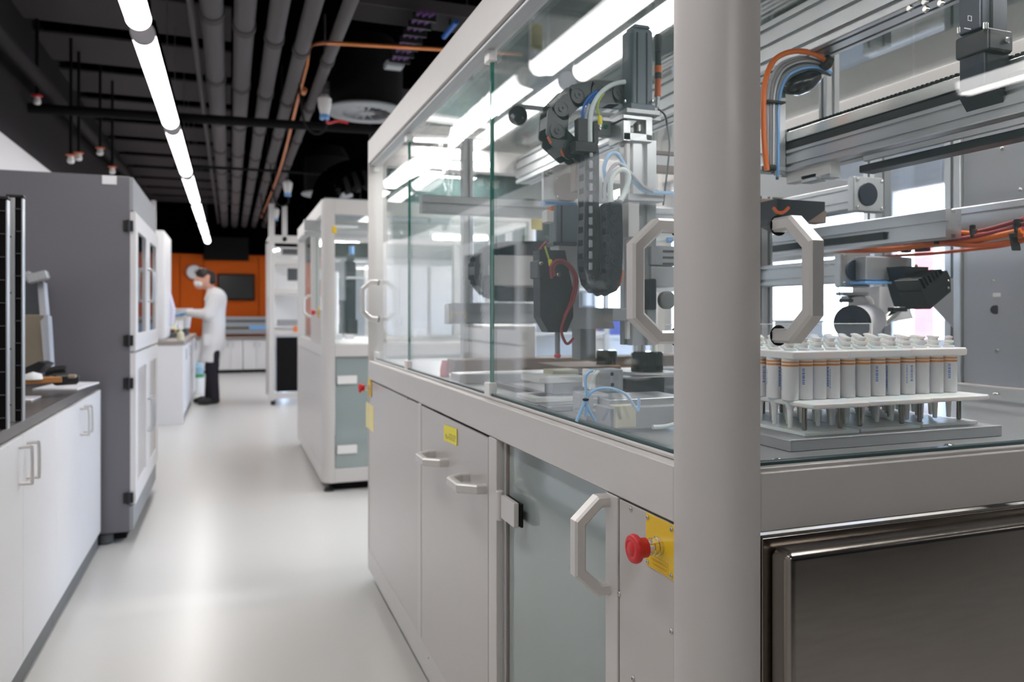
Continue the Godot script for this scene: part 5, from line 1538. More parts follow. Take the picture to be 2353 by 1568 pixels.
	for q in [Vector3(0.7481, 1.507, -1.714), Vector3(0.7481, 1.462, -1.714), Vector3(0.7206, 1.515, -1.714), Vector3(0.7298, 1.522, -1.714)]:
		part(t, "screw", Geo.new().cyl(q, q + F * 0.005, 0.0045, 10), M.bolt)
	part(t, "blue_strip", Geo.new().box(Vector3(0.7504, 1.445, -1.715), Vector3(0.0848, 0.0074, 0.03), 0.001), M.blue_tube, "blue seal strip")
	part(t, "arm_upright", Geo.new().box(Vector3(0.7909, 1.515, -1.655), Vector3(0.0613, 0.0945, 0.03), 0.002), M.brown)
	rest(t)
	t = thing("gripper_head", "black gripper head with pointed foot hanging under red cables", "gripper")
	part(t, "body", Geo.new().prism([Vector2(-0.036, 0.09), Vector2(0.026, 0.09), Vector2(0.046, 0.0), Vector2(0.046, -0.06), Vector2(0.03, -0.094), Vector2(-0.014, -0.094), Vector2(-0.034, -0.06)], Vector3(0.6812, 1.231, -1.6), Vector3(1, 0, 0), Vector3.UP, 0.04), M.dark_motor)
	part(t, "cheek", Geo.new().box(Vector3(0.6496, 1.278, -1.605), Vector3(0.0167, 0.0406, 0.05), 0.003), M.grey_dark)
	part(t, "column", Geo.new().box(Vector3(0.7539, 1.248, -1.685), Vector3(0.0542, 0.1885, 0.05), 0.002), M.alu_dull)
	part(t, "collar_plate", Geo.new().prism([Vector2(-0.05, -0.018), Vector2(0.078, -0.018), Vector2(0.06, 0.03), Vector2(-0.05, 0.03)], Vector3(0.7599, 1.162, -1.62), Vector3(1, 0, 0), Vector3.UP, 0.06), M.alu_dull)
	part(t, "lower_column", Geo.new().box(Vector3(0.7942, 1.112, -1.665), Vector3(0.0409, 0.0853, 0.05), 0.002), M.grey)
	for q in [Vector3(0.6455, 1.29, -1.575), Vector3(0.6875, 1.266, -1.575), Vector3(0.72, 1.21, -1.6)]:
		part(t, "screw", Geo.new().cyl(q, q + F * 0.006, 0.0045, 10), M.bolt)
	part(t, "probe", Geo.new().cyl(Vector3(0.6973, 1.141, -1.6), Vector3(0.6973, 1.075, -1.6), 0.006, 10), M.grey)
	part(t, "red_tip", Geo.new().cyl(Vector3(0.6929, 1.088, -1.59), Vector3(0.6929, 1.08, -1.59), 0.0075, 10), M.red, "red tip")
	rest(t)
	var loops := [
		[Vector3(0.6706, 1.341, -1.6), Vector3(0.6547, 1.322, -1.6), Vector3(0.6515, 1.292, -1.6), Vector3(0.6578, 1.266, -1.6)],
		[Vector3(0.6706, 1.257, -1.57), Vector3(0.6685, 1.284, -1.57), Vector3(0.6853, 1.298, -1.57), Vector3(0.7107, 1.291, -1.57), Vector3(0.7322, 1.258, -1.57), Vector3(0.7236, 1.209, -1.57), Vector3(0.7044, 1.176, -1.57), Vector3(0.6937, 1.141, -1.57), Vector3(0.7065, 1.112, -1.57), Vector3(0.7236, 1.123, -1.57)],
		[Vector3(0.679, 1.262, -1.575), Vector3(0.6769, 1.281, -1.575), Vector3(0.6896, 1.293, -1.575), Vector3(0.7109, 1.287, -1.575), Vector3(0.728, 1.256, -1.575), Vector3(0.7194, 1.207, -1.575), Vector3(0.7023, 1.172, -1.575)]]
	for k in 3:
		single("red_cable", Geo.new().tube(curve(loops[k], 7), 0.0033, 10), M.red_cable, ["short dull red cable at the left of the black gripper head", "longest dull red cable looping round the right of the gripper", "dull red cable running inside the longest loop by the gripper"][k], "cable")
	t = thing("signal_wire", "yellow wire with yellow sleeve running to the gripper head", "wire")
	part(t, "wire", Geo.new().tube(curve([Vector3(0.658, 1.329, -1.58), Vector3(0.6643, 1.31, -1.58), Vector3(0.6706, 1.293, -1.58)], 4), 0.0024, 8), M.yellow_green)
	part(t, "sleeve", Geo.new().cyl(Vector3(0.6696, 1.3, -1.58), Vector3(0.6727, 1.285, -1.58), 0.005, 10), M.label_yellow)
	rest(t)
	# big chain lying on its side further back
	t = thing("energy_chain", "broad dark energy chain lying in a U at the left behind the gripper", "cable chain")
	var c3 := even(curve([Vector3(0.9548, 1.389, -2.3), Vector3(0.8496, 1.384, -2.3), Vector3(0.7879, 1.38, -2.3), Vector3(0.7417, 1.355, -2.3), Vector3(0.7273, 1.314, -2.3), Vector3(0.7417, 1.27, -2.3), Vector3(0.7879, 1.243, -2.3), Vector3(0.8496, 1.24, -2.3), Vector3(0.9548, 1.241, -2.3)], 8), 0.045)
	chain_links(t, c3, F, link_mesh(0.045, 0.045, 0.07), M.chain)
	rest(t)
	single("white_housing", Geo.new().box(Vector3(0.8415, 1.314, -2.31), Vector3(0.1516, 0.0984, 0.1), 0.006), M.white, "white housing inside the bend of the broad dark chain", "housing")
	t = thing("rear_axis", "grey rail with a round end cap crossing the rear of the near cell", "actuator")
	part(t, "rail", Geo.new().prism(slotted(0.065, 0.05, 1, 1), Vector3(0.8328, 1.181, -2.4), Vector3(0, 1, 0), Vector3(0, 0, 1), 0.32), M.alu_dull)
	part(t, "end_plate", Geo.new().box(Vector3(0.6925, 1.178, -2.425), Vector3(0.0616, 0.0663, 0.05), 0.003), M.alu)
	part(t, "end_cap", Geo.new().cyl(Vector3(0.6997, 1.173, -2.41), Vector3(0.691, 1.173, -2.38), 0.027, 24), M.cream, "round beige end cap")
	part(t, "under_rail", Geo.new().box(Vector3(0.8563, 1.15, -2.43), Vector3(0.2482, 0.0087, 0.06), 0.002), M.brown)
	rest(t)
	single("side_cabinet", Geo.new().box(Vector3(0.926, 1.074, -2.65), Vector3(0.1643, 0.1269, 0.3), 0.006), M.white, "white box standing on the deck under the rear rail", "box")
	t = thing("suction_disc", "black disc with two pale dots hanging high in the near cell", "disc")
	part(t, "disc", Geo.new().cyl(Vector3(0.7893, 1.757, -2.1), Vector3(0.778, 1.749, -2.07), 0.028, 28), M.black)
	for q in [Vector3(0.762, 1.745, -2.07), Vector3(0.7954, 1.745, -2.07)]:
		part(t, "highlight_dot", Geo.new().cyl(q, q + F * 0.004, 0.006, 10), M.grey)  # pale grey dots paint the two highlights on the disc
	part(t, "arm", Geo.new().box(Vector3(0.9352, 1.793, -2.13), Vector3(0.3855, 0.0105, 0.02), 0.002), M.grey)
	rest(t)
	t = thing("upper_cross_rail", "long grey aluminium rail crossing behind the second motor's plate", "rail")
	part(t, "rail_bar", Geo.new().prism(slotted(0.06, 0.05, 1, 1), Vector3(1.334, 1.56, -2.62), Vector3.UP, Vector3(0, 0, 1), 1.42), M.alu)
	rest(t)
	for k in 2:
		t = thing("inner_upright", ["slim aluminium upright behind the first glass joint", "slim aluminium upright behind the second motor"][k], "upright")
		part(t, "upright", Geo.new().prism(slotted(0.04, 0.04, 1, 1), Vector3([0.83, 1.56][k], 1.4, -2.75), Vector3(1, 0, 0), Vector3(0, 0, 1), 0.86), M.alu)
		rest(t)
	single("notice_sheet", Geo.new().box(Vector3(1.172, 1.573, -2.901), Vector3(0.0477, 0.1063, 0.003), 0.0), M.sticky, "pale yellow notice stuck inside the rear of the near cell", "notice")
	# things on the deck
	var knob := func(p: Vector3, r: float, h: float) -> Geo:
		return Geo.new().lathe([Vector2(0, 0), Vector2(r, 0), Vector2(r, h - 0.004), Vector2(r - 0.004, h), Vector2(0, h)], p, Vector3.UP, 32)
	t = thing("rotary_table", "dark rotary table with a shiny black knob near the corner post", "rotary table")
	part(t, "base", Geo.new().box(Vector3(0.8442, 1.021, -1.54), Vector3(0.1231, 0.0465, 0.2), 0.004), M.dark_motor)
	part(t, "flange", knob.call(Vector3(0.8858, 1.045, -1.52) - Vector3(0, 0.004, 0), 0.062, 0.008), M.alu_dull)
	part(t, "knob", knob.call(Vector3(0.8824, 1.05, -1.52), 0.036, 0.044), M.gloss_black, "shiny black knob")
	rest(t)
	t = thing("rotary_table", "smaller dark table with a black knob further back on the deck", "rotary table")
	part(t, "base", Geo.new().box(Vector3(0.9173, 1.032, -1.96), Vector3(0.1658, 0.0117, 0.2), 0.003), M.brown)
	part(t, "support", Geo.new().box(Vector3(0.9485, 1.01, -1.96), Vector3(0.1248, 0.0239, 0.12), 0.003), M.dark_motor)
	part(t, "knob", knob.call(Vector3(0.9861, 1.037, -1.92), 0.029, 0.04), M.gloss_black, "black knob")
	rest(t)
	t = thing("clamp_block", "pale grey block with two screw holes on the deck", "block")
	part(t, "block", Geo.new().box(Vector3(0.7395, 1.041, -1.445), Vector3(0.0563, 0.045, 0.05), 0.002), M.alu_dull)
	part(t, "side_bracket", Geo.new().box(Vector3(0.7124, 1.042, -1.46), Vector3(0.012, 0.0396, 0.06), 0.002), M.white)
	for q in [Vector3(0.7414, 1.054, -1.42), Vector3(0.7424, 1.032, -1.42)]:
		part(t, "screw_hole", Geo.new().cyl(q, q + F * 0.0012, 0.004, 12), M.black)
	rest(t)
	t = thing("slide_unit", "low grey slide unit with cream cover at the front of the deck", "slide")
	part(t, "body", Geo.new().box(Vector3(0.7111, 0.991, -1.27), Vector3(0.1552, 0.0409, 0.1), 0.003), M.grey)
	part(t, "top_cover", Geo.new().box(Vector3(0.7199, 1.017, -1.285), Vector3(0.1572, 0.0159, 0.1), 0.003), M.alu)
	part(t, "cream_cover", Geo.new().box(Vector3(0.6617, 0.9956, -1.229), Vector3(0.0419, 0.0403, 0.03), 0.002), M.cream, "cream cover")
	part(t, "cable_end", Geo.new().tube(curve([Vector3(0.7082, 0.9766, -1.2), Vector3(0.7349, 0.9767, -1.2), Vector3(0.7621, 0.9817, -1.2)], 5), 0.004, 8), M.pale_tube)
	rest(t)
	t = thing("sensor_block", "grey sensor block with slotted face beside the cream covered slide", "block")
	part(t, "body", Geo.new().box(Vector3(0.6413, 1.01, -1.315), Vector3(0.043, 0.0403, 0.07), 0.002), M.alu_dull)
	for k in 3:
		part(t, "slot", Geo.new().box(Vector3(0.634, 1.022, -1.28), Vector3(0.0089, 0.0032, 0.004), 0.0005), M.white).position.y = -0.011 * k
	part(t, "seam", Geo.new().box(Vector3(0.6398, 1.009, -1.28), Vector3(0.0027, 0.0338, 0.004), 0.0005), M.grey_dark)
	rest(t)
	t = thing("white_plate", "long white plastic plate raised on the deck beside the blue tube", "plate")
	part(t, "plate", Geo.new().box(Vector3(0.7142, 1.028, -1.66), Vector3(0.1212, 0.0139, 0.12), 0.002), M.white_plastic)
	part(t, "riser", Geo.new().box(Vector3(0.7382, 1.006, -1.645), Vector3(0.0882, 0.0261, 0.05), 0.002), M.alu_dull)
	part(t, "block", Geo.new().box(Vector3(0.7539, 1.035, -1.71), Vector3(0.0683, 0.0187, 0.06), 0.002), M.cream)
	rest(t)
	t = thing("open_tray", "flat white open frame lying on the deck by the side glass", "frame")
	var fc: Vector3 = Vector3(0.7031, 0.985, -1.651)
	for s in [-1, 1]:
		part(t, "long_side", Geo.new().box(fc + Vector3(0, 0, s * 0.05), Vector3(0.13, 0.012, 0.024), 0.002), M.white_plastic)
		part(t, "short_side", Geo.new().box(fc + Vector3(s * 0.055, 0, 0), Vector3(0.024, 0.0118, 0.1), 0.002), M.white_plastic)
	part(t, "base", Geo.new().box(fc - Vector3(0, 0.013, 0), Vector3(0.15, 0.014, 0.14), 0.002), M.alu_dull)
	rest(t)
	single("deck_step", Geo.new().box(Vector3(0.6934, 0.972, -1.564) + Vector3(0.05, 0, -0.05), Vector3(0.2, 0.014, 0.16), 0.003), M.alu, "low bright step plate on the deck at the side glass", "plate")
	single("dark_rail", Geo.new().box(Vector3(0.7393, 0.972, -1.901) + Vector3(0, 0, -0.05), Vector3(0.03, 0.016, 0.5), 0.003), M.dark_motor, "dark rail along the deck just inside the side glass", "rail")
	t = thing("blue_coil", "clear blue tube standing up from the deck and curving right", "tube")
	part(t, "tube", Geo.new().tube(curve([Vector3(0.5761, 1.001, -1.2), Vector3(0.5778, 1.034, -1.2), Vector3(0.5753, 1.064, -1.2), Vector3(0.5794, 1.076, -1.2), Vector3(0.5894, 1.081, -1.2)], 6), 0.0026, 10), M.clear_blue)
	part(t, "tube", Geo.new().tube(curve([Vector3(0.5761, 1.034, -1.2), Vector3(0.5944, 1.047, -1.2), Vector3(0.6214, 1.049, -1.2), Vector3(0.6522, 1.038, -1.2), Vector3(0.6695, 1.017, -1.2), Vector3(0.6791, 1.008, -1.2), Vector3(0.68, 1.03, -1.2)], 7), 0.0026, 10), M.clear_blue)
	for s in [-8, 8]:
		part(t, "tail", Geo.new().tube(curve([Vector3(0.5761, 1.03, -1.2), Vector3(0.5745, 1.015, -1.2) + Vector3(s * 0.0008, 0, 0), Vector3(0.5761, 0.9938, -1.2) + Vector3(s * 0.0022, 0, 0.0)], 5), 0.003, 8), M.clear_blue)
	part(t, "tie", Geo.new().cyl(Vector3(0.5761, 1.029, -1.2), Vector3(0.5761, 1.033, -1.2), 0.006, 10), M.black)
	rest(t)
	single("white_lead", Geo.new().tube(curve([Vector3(0.6313, 1.037, -1.3), Vector3(0.6367, 1.05, -1.3), Vector3(0.644, 1.064, -1.3), Vector3(0.6512, 1.072, -1.3)], 5), 0.003, 8), M.pale_tube, "white lead beside the clear blue tube on the deck", "lead")
	single("red_flask", Geo.new().lathe([Vector2(0, 0), Vector2(0.016, 0), Vector2(0.016, 0.03), Vector2(0.012, 0.045), Vector2(0.01, 0.055), Vector2(0, 0.055)], Vector3(0.679, 0.966, -2.507), Vector3.UP, 18), M.red, "small red bottle on the deck behind the second glass joint", "bottle")
	for k in 2:
		t = thing("deck_bar", ["long dark bar across the rear of the deck", "long pale bar across the deck in front of the dark one"][k], "bar")
		part(t, "bar", Geo.new().box([Vector3(1.3, 1.0, -2.5), Vector3(1.25, 0.98, -2.28)][k], Vector3(1.2, 0.05 if k == 0 else 0.03, 0.1), 0.003), M.brown if k == 0 else M.alu)
		rest(t)
func build_right_interior() -> void:
	var F := Vector3(0, 0, 1)
	# gantry beam seen through the front glass, running along the cell
	var gx := 1.25
	var a: Vector3 = Vector3(1.25, 1.565, -1.51)
	var z0 := a.z
	var z1 := -0.875
	var zm := (z0 + z1) * 0.5
	var len := absf(z1 - z0)
	var top: float = Vector3(1.25, 1.614, -1.51).y
	var bot: float = Vector3(1.25, 1.519, -1.51).y
	var t := thing("gantry_beam", "aluminium gantry beam rising to the right behind the front glass", "beam")
	part(t, "profile", Geo.new().prism(slotted(bot * 0 + 0.07, 0.052, 1, 2, 0.008, 0.007), Vector3(gx + 0.035, bot + 0.026, zm), Vector3.RIGHT, Vector3.UP, len), M.alu)
	part(t, "carrier", Geo.new().box(Vector3(gx + 0.04, bot + 0.061, zm), Vector3(0.07, 0.018, len), 0.002), M.black)
	part(t, "cover_strip", Geo.new().box(Vector3(gx + 0.036, (bot + 0.07 + top) * 0.5, zm), Vector3(0.072, top - bot - 0.07, len), 0.003), M.chrome_soft, "bright steel cover strip")
	part(t, "belt", Geo.new().box(Vector3(gx + 0.037, top + 0.004, zm), Vector3(0.05, 0.007, len), 0.001), M.rubber)
	var teeth := Geo.new()
	for k in 60:
		teeth.box(Vector3(gx + 0.012, top + 0.005, z0 + len * (k + 0.5) / 60.0), Vector3(0.006, 0.008, 0.006), 0.0)
	var te := part(t, "belt_teeth", teeth, M.rubber)
	te.set_meta("kind", "stuff")
	part(t, "end_plate", Geo.new().box(Vector3(gx + 0.036, (bot + top) * 0.5, z0 - 0.004), Vector3(0.078, top - bot + 0.02, 0.01), 0.001), M.alu_dull)
	part(t, "under_strip", Geo.new().box(Vector3(gx + 0.012, bot - 0.012, zm + 0.12), Vector3(0.012, 0.012, len - 0.24), 0.002), M.alu)
	part(t, "lower_carrier", Geo.new().box(Vector3(gx + 0.055, bot - 0.026, zm + 0.1), Vector3(0.04, 0.016, len - 0.2), 0.002), M.dark_motor)
	rest(t)
	t = thing("stepped_bracket", "pale stepped bracket under the far end of the gantry beam", "bracket")
	part(t, "plate", Geo.new().box(Vector3(1.277, 1.509, -1.442), Vector3(0.03, 0.0344, 0.1463), 0.002), M.white)
	part(t, "step", Geo.new().box(Vector3(1.277, 1.494, -1.438), Vector3(0.03, 0.0182, 0.0515), 0.002), M.alu)
	part(t, "step", Geo.new().box(Vector3(1.277, 1.49, -1.384), Vector3(0.03, 0.0118, 0.0297), 0.002), M.alu)
	rest(t)
	# bracket and loom at the beam's end
	t = thing("cable_upright", "upright aluminium channel carrying cables at the gantry beam's end", "bracket")
	part(t, "channel", Geo.new().box(Vector3(1.238, 1.619, -1.506), Vector3(0.0229, 0.2131, 0.012), 0.002), M.alu_dull)
	part(t, "channel", Geo.new().box(Vector3(1.216, 1.625, -1.504), Vector3(0.0088, 0.1956, 0.008), 0.002), M.alu)
	part(t, "foot", Geo.new().box(Vector3(1.199, 1.521, -1.505), Vector3(0.0672, 0.0123, 0.05), 0.002), M.alu)
	rest(t)
	single("orange_loop", Geo.new().tube(curve([Vector3(1.146, 1.505, -1.44), Vector3(1.139, 1.565, -1.44), Vector3(1.137, 1.644, -1.44), Vector3(1.141, 1.704, -1.44), Vector3(1.16, 1.75, -1.44), Vector3(1.192, 1.775, -1.44), Vector3(1.236, 1.787, -1.44), Vector3(1.284, 1.785, -1.44), Vector3(1.317, 1.771, -1.44), Vector3(1.327, 1.758, -1.44)], 7), 0.0062, 12), M.orange, "thick orange cable arching over the loom behind the front glass", "cable")
	t = thing("cable_loom", "bundle of grey cables arching with a black wrapped end", "cable bundle")
	for k in 7:
		var o := Vector3(0.0045 * k, -0.0045 * k, 0.004 * (k % 3))
		var m: Material = [M.grey_tube, M.grey, M.alu_dull, M.grey_dark, M.grey, M.blue_tube, M.grey_dark][k]
		part(t, "cable", Geo.new().tube(curve(shifted([Vector3(1.164, 1.517, -1.46), Vector3(1.165, 1.602, -1.46), Vector3(1.167, 1.692, -1.46), Vector3(1.186, 1.745, -1.46), Vector3(1.223, 1.771, -1.46), Vector3(1.271, 1.782, -1.46), Vector3(1.32, 1.776, -1.46)], o), 6), 0.0036, 8), m)
	part(t, "wrap", Geo.new().lathe([Vector2(0, 0), Vector2(0.012, 0.002), Vector2(0.026, 0.03), Vector2(0.03, 0.06), Vector2(0.022, 0.092), Vector2(0.014, 0.11), Vector2(0, 0.113)], Vector3(1.233, 1.708, -1.48), Vector3(1.349, 1.768, -1.48) - Vector3(1.233, 1.708, -1.48), 20, true), M.bag, "black plastic wrap")
	part(t, "tie", Geo.new().cyl(Vector3(1.308, 1.772, -1.44), Vector3(1.324, 1.766, -1.44), 0.017, 14), M.black)
	part(t, "tie", Geo.new().box(Vector3(1.175, 1.665, -1.455), Vector3(0.05, 0.005, 0.03), 0.001), M.black)
	part(t, "tie", Geo.new().box(Vector3(1.165, 1.514, -1.455), Vector3(0.026, 0.014, 0.024), 0.003), M.black)
	rest(t)
	# upper beam near the roof
	t = thing("upper_beam", "wide slotted aluminium beam under the roof behind the front glass", "beam")
	var ub: Vector3 = Vector3(1.26, 1.848, -1.603)
	var ue := -0.9
	part(t, "profile", Geo.new().prism(slotted(0.08, 0.12, 2, 3, 0.01, 0.01), Vector3(1.30, ub.y, (-3.38 + ue) * 0.5), Vector3.RIGHT, Vector3.UP, absf(-3.38 - ue)), M.alu)
	for q in [Vector3(1.26, 1.78, -1.149), Vector3(1.26, 1.779, -1.114), Vector3(1.26, 1.765, -1.112), Vector3(1.26, 1.764, -1.079)]:
		part(t, "bolt", Geo.new().cyl(q, q - Vector3(0.008, 0, 0), 0.0065, 12), M.bolt)
	rest(t)
	t = thing("hanger_profile", "slim aluminium hanger between the upper beam and the gantry beam", "profile")
	part(t, "profile", Geo.new().prism(slotted(0.045, 0.03, 1, 1), Vector3(1.5, 1.784, -1.632) , Vector3(1, 0, 0), Vector3(0, 0, 1), 0.34), M.alu)
	rest(t)
	# black motor in the foreground of the gantry
	t = thing("gantry_motor", "black motor with stepped gearbox hanging at the upper right", "motor")
	part(t, "body", Geo.new().box(Vector3(1.23, 1.713, -0.9725), Vector3(0.0661, 0.0969, 0.045), 0.004), M.dark_motor)
	part(t, "body_rib", Geo.new().box(Vector3(1.221, 1.712, -0.951), Vector3(0.0082, 0.0951, 0.006), 0.002), M.matt_black)
	var lg := Geo.new()
	for s in [-1, 1]:
		lg.box(Vector3(1.17, 1.677, -0.949) + Vector3(0.004 * s, 0, 0), Vector3(0.0006, 0.008, 0.0006), 0.0)
		lg.box(Vector3(1.17, 1.677, -0.949) + Vector3(0, 0.004 * s, 0), Vector3(0.0086, 0.0006, 0.0006), 0.0)
	for k in 7:
		lg.box(Vector3(1.158, 1.659, -0.949) + Vector3(0.00225 * k, 0, 0), Vector3(0.0014, 0.0018, 0.0006), 0.0)
	part(t, "rating_mark", lg, M.grey)
	part(t, "adapter", Geo.new().box(Vector3(1.226, 1.643, -0.968), Vector3(0.0594, 0.0383, 0.066), 0.004), M.black)
	part(t, "adapter_bolt", Geo.new().cyl(Vector3(1.242, 1.645, -0.936), Vector3(1.237, 1.643, -0.932), 0.0055, 6), M.bolt)
	for q in [Vector3(1.145, 1.648, -0.95), Vector3(1.192, 1.658, -0.94), Vector3(1.198, 1.659, -0.94)]:
		part(t, "bolt", Geo.new().cyl(q, q + Vector3(0, 0.012, 0), 0.0026, 8), M.bolt)
	part(t, "gearbox", Geo.new().box(Vector3(1.231, 1.597, -0.971), Vector3(0.0598, 0.0624, 0.052), 0.004), M.dark_motor)
	part(t, "chamfered_foot", Geo.new().prism([Vector2(-0.02, 0.03), Vector2(0.09, 0.03), Vector2(0.09, -0.016), Vector2(0.006, -0.016), Vector2(-0.02, 0.016)], Vector3(1.25, 1.552, -0.985), Vector3.RIGHT, Vector3.UP, 0.07), M.dark_motor)
	rest(t)
	# long rail on the window side with the orange and red loom
	var rx := 1.75
	var ra: Vector3 = Vector3(1.75, 1.45, -1.454)
	t = thing("side_rail", "long pale aluminium rail on the window side above the red cables", "rail")
	part(t, "profile", Geo.new().prism(slotted(0.05, 0.092, 1, 2, 0.012, 0.01), Vector3(rx + 0.025, ra.y - 0.046, -1.66), Vector3.RIGHT, Vector3.UP, 1.6), M.alu)
	part(t, "joint_plate", Geo.new().box(Vector3(1.746, 1.42, -1.751), Vector3(0.008, 0.0534, 0.1342), 0.002), M.alu_dull)
	for q in [Vector3(1.742, 1.438, -1.789), Vector3(1.742, 1.436, -1.719)]:
		part(t, "bolt", Geo.new().cyl(q, q - Vector3(0.006, 0, 0), 0.01, 14), M.bolt)
	rest(t)
	var runs := [[560, 585, 580, 568, 556, 548], [566, 577, 566, 556, 536, 528], [553, 572, 556, 546, 534, 528], [556, 568, 552, 546, 542, 536], [560, 574, 562, 540, 544, 545], [563, 580, 572, 550, 552, 560]]
	var mats := [M.orange, M.red_cable, M.red_cable, M.red_cable, M.orange, M.orange_dark]
	var rad := [0.0075, 0.0052, 0.0052, 0.0048, 0.0062, 0.0056]
	var what := ["thickest orange cable under the side rail", "upper dull red cable under the side rail", "dull red cable second from the top under the side rail", "lowest dull red cable under the side rail", "orange cable crossing over the red ones under the side rail", "darker orange cable at the right under the side rail"]
	var xs := [Vector3(1.7, 1.376, -1.849), Vector3(1.69, 1.359, -1.696), Vector3(1.68, 1.353, -1.552), Vector3(1.67, 1.355, -1.45), Vector3(1.66, 1.353, -1.322), Vector3(1.64, 1.361, -1.191)]
	var off := [[0, 0, 0, 0, 0, 0], [0.006, 0.022, 0.022, 0.012, 0.02, 0.026], [0.004, 0.015, 0.014, 0.006, 0.008, 0.014], [0.0, 0.01, 0.006, -0.001, -0.004, 0.004], [-0.002, 0.004, 0.02, 0.03, 0.014, -0.01], [-0.006, -0.004, -0.004, 0.002, -0.014, -0.02]]
	for k in 6:
		var p := []
		for j in 6:
			var dx: float = 0.006 * ((k * 2 + j) % 3)
			p.append(xs[j] + Vector3(-dx, off[k][j], 0))
		single("loom_cable", Geo.new().tube(curve(p, 6), rad[k], 10), mats[k], what[k], "cable")
	single("loose_cable", Geo.new().tube(curve([Vector3(1.68, 1.334, -1.639), Vector3(1.68, 1.334, -1.566), Vector3(1.68, 1.332, -1.458), Vector3(1.67, 1.333, -1.341), Vector3(1.66, 1.334, -1.267), Vector3(1.65, 1.341, -1.199)], 6), 0.0042, 10), M.orange_dark, "thin ochre cable sagging below the red and orange loom", "cable")
	var ties := [Vector3(1.68, 1.373, -1.805), Vector3(1.655, 1.371, -1.434), Vector3(1.655, 1.384, -1.409), Vector3(1.65, 1.369, -1.327), Vector3(1.63, 1.338, -1.212), Vector3(1.63, 1.368, -1.204)]
	for k in 6:
		t = thing("cable_tie", ["black cable tie at the left end of the red loom", "black cable tie where the red loom meets the rail's middle", "black tie mount just above the middle of the red loom", "black cable tie in the right half of the red loom", "black tie mount on the ochre cable at the right edge", "black cable tie on the red cables at the right edge"][k], "cable tie")
		part(t, "band", Geo.new().box(ties[k], Vector3(0.024, 0.04 if k in [1, 4] else 0.022, 0.007), 0.002, Basis(Vector3.RIGHT, -0.2)), M.black)
		part(t, "head", Geo.new().box(ties[k] + Vector3(-0.01, 0.014, 0.004), Vector3(0.01, 0.01, 0.012), 0.002), M.black)
		rest(t)
	t = thing("tie_mount", "black tie mounts hanging below the loom near the round capped axis", "cable tie")
	part(t, "mount", Geo.new().box(Vector3(1.68, 1.345, -1.498), Vector3(0.02, 0.012, 0.035), 0.002), M.black)
	part(t, "mount", Geo.new().box(Vector3(1.68, 1.345, -1.549), Vector3(0.02, 0.01, 0.02), 0.002), M.black)
	rest(t)
	# two actuators with round dark end caps
	for k in 2:
		var e: Vector3 = [Vector3(1.5, 1.477, -1.494), Vector3(1.5, 1.29, -1.539)][k]
		t = thing("capped_axis", ["upper horizontal axis with round dark end cap behind the front glass", "lower horizontal axis with round dark end cap above the syringes"][k], "actuator")
		var ex: float = e.x
		part(t, "profile", Geo.new().prism(slotted(0.075, 0.062, 1, 2, 0.008, 0.006), Vector3(ex + 0.02, e.y, e.z - 0.53), Vector3.RIGHT, Vector3.UP, 1.02), M.alu)
		part(t, "end_plate", Geo.new().box(Vector3(ex, e.y, e.z - 0.012), Vector3(0.098, 0.088, 0.024), 0.004), M.alu)
		part(t, "end_cap", Geo.new().cyl(e + Vector3(-0.006, 0, -0.002), e + Vector3(-0.006, 0, 0.005), 0.029 if k == 0 else 0.026, 28), M.cap_blue, "round dark blue end cap")
		for s in [Vector3(-0.038, 0.034, 0.001), Vector3(0.04, 0.034, 0.001), Vector3(-0.038, -0.034, 0.001), Vector3(0.04, -0.034, 0.001)]:
			part(t, "screw", Geo.new().cyl(e + s, e + s + F * 0.003, 0.004, 10), M.bolt)
		rest(t)
	t = thing("axis_gusset", "pale triangular gusset left of the upper round capped axis", "gusset")
	part(t, "plate", Geo.new().prism([Vector2(-0.055, -0.03), Vector2(0.012, -0.03), Vector2(0.012, 0.03), Vector2(0.0, 0.03)], Vector3(1.559, 1.504, -1.6), Vector3.RIGHT, Vector3.UP, 0.008), M.white)
	part(t, "hole", Geo.new().cyl(Vector3(1.557, 1.51, -1.598), Vector3(1.553, 1.509, -1.594), 0.006, 14), M.grey_dark)
	rest(t)
	t = thing("cross_slide", "broad grey cross slide behind the gantry beam's foot", "slide")
	part(t, "body", Geo.new().box(Vector3(1.647, 1.563, -1.96), Vector3(0.3541, 0.0732, 0.12), 0.004), M.alu_dull)
	part(t, "lower_lip", Geo.new().box(Vector3(1.638, 1.514, -1.95), Vector3(0.3676, 0.0132, 0.14), 0.002), M.brown)
	part(t, "bright_strip", Geo.new().box(Vector3(1.754, 1.508, -1.895), Vector3(0.0878, 0.0067, 0.05), 0.001), M.white)
	rest(t)
	t = thing("pivot_unit", "dark pivot unit with orange lead just above the front grab handle", "pivot")
	part(t, "body", Geo.new().prism([Vector2(-0.03, 0.03), Vector2(0.11, 0.03), Vector2(0.11, 0.01), Vector2(0.06, -0.02), Vector2(0.01, -0.045), Vector2(-0.03, -0.03)], Vector3(1.229, 1.417, -1.5), Vector3.RIGHT, Vector3.UP, 0.06), M.dark_motor)
	part(t, "lead", Geo.new().tube(curve([Vector3(1.181, 1.424, -1.46), Vector3(1.183, 1.413, -1.45), Vector3(1.2, 1.413, -1.45), Vector3(1.223, 1.426, -1.46)], 5), 0.004, 8), M.orange_dark)
	part(t, "base_plate", Geo.new().box(Vector3(1.354, 1.419, -1.54), Vector3(0.0722, 0.0322, 0.04), 0.002), M.brown)
	rest(t)
	t = thing("lower_rail", "long pale rail passing behind the front grab handle", "rail")
	part(t, "profile", Geo.new().prism(slotted(0.05, 0.07, 1, 1, 0.012, 0.01), Vector3(1.62, 1.394, -1.857), Vector3.RIGHT, Vector3.UP, 1.0), M.alu)
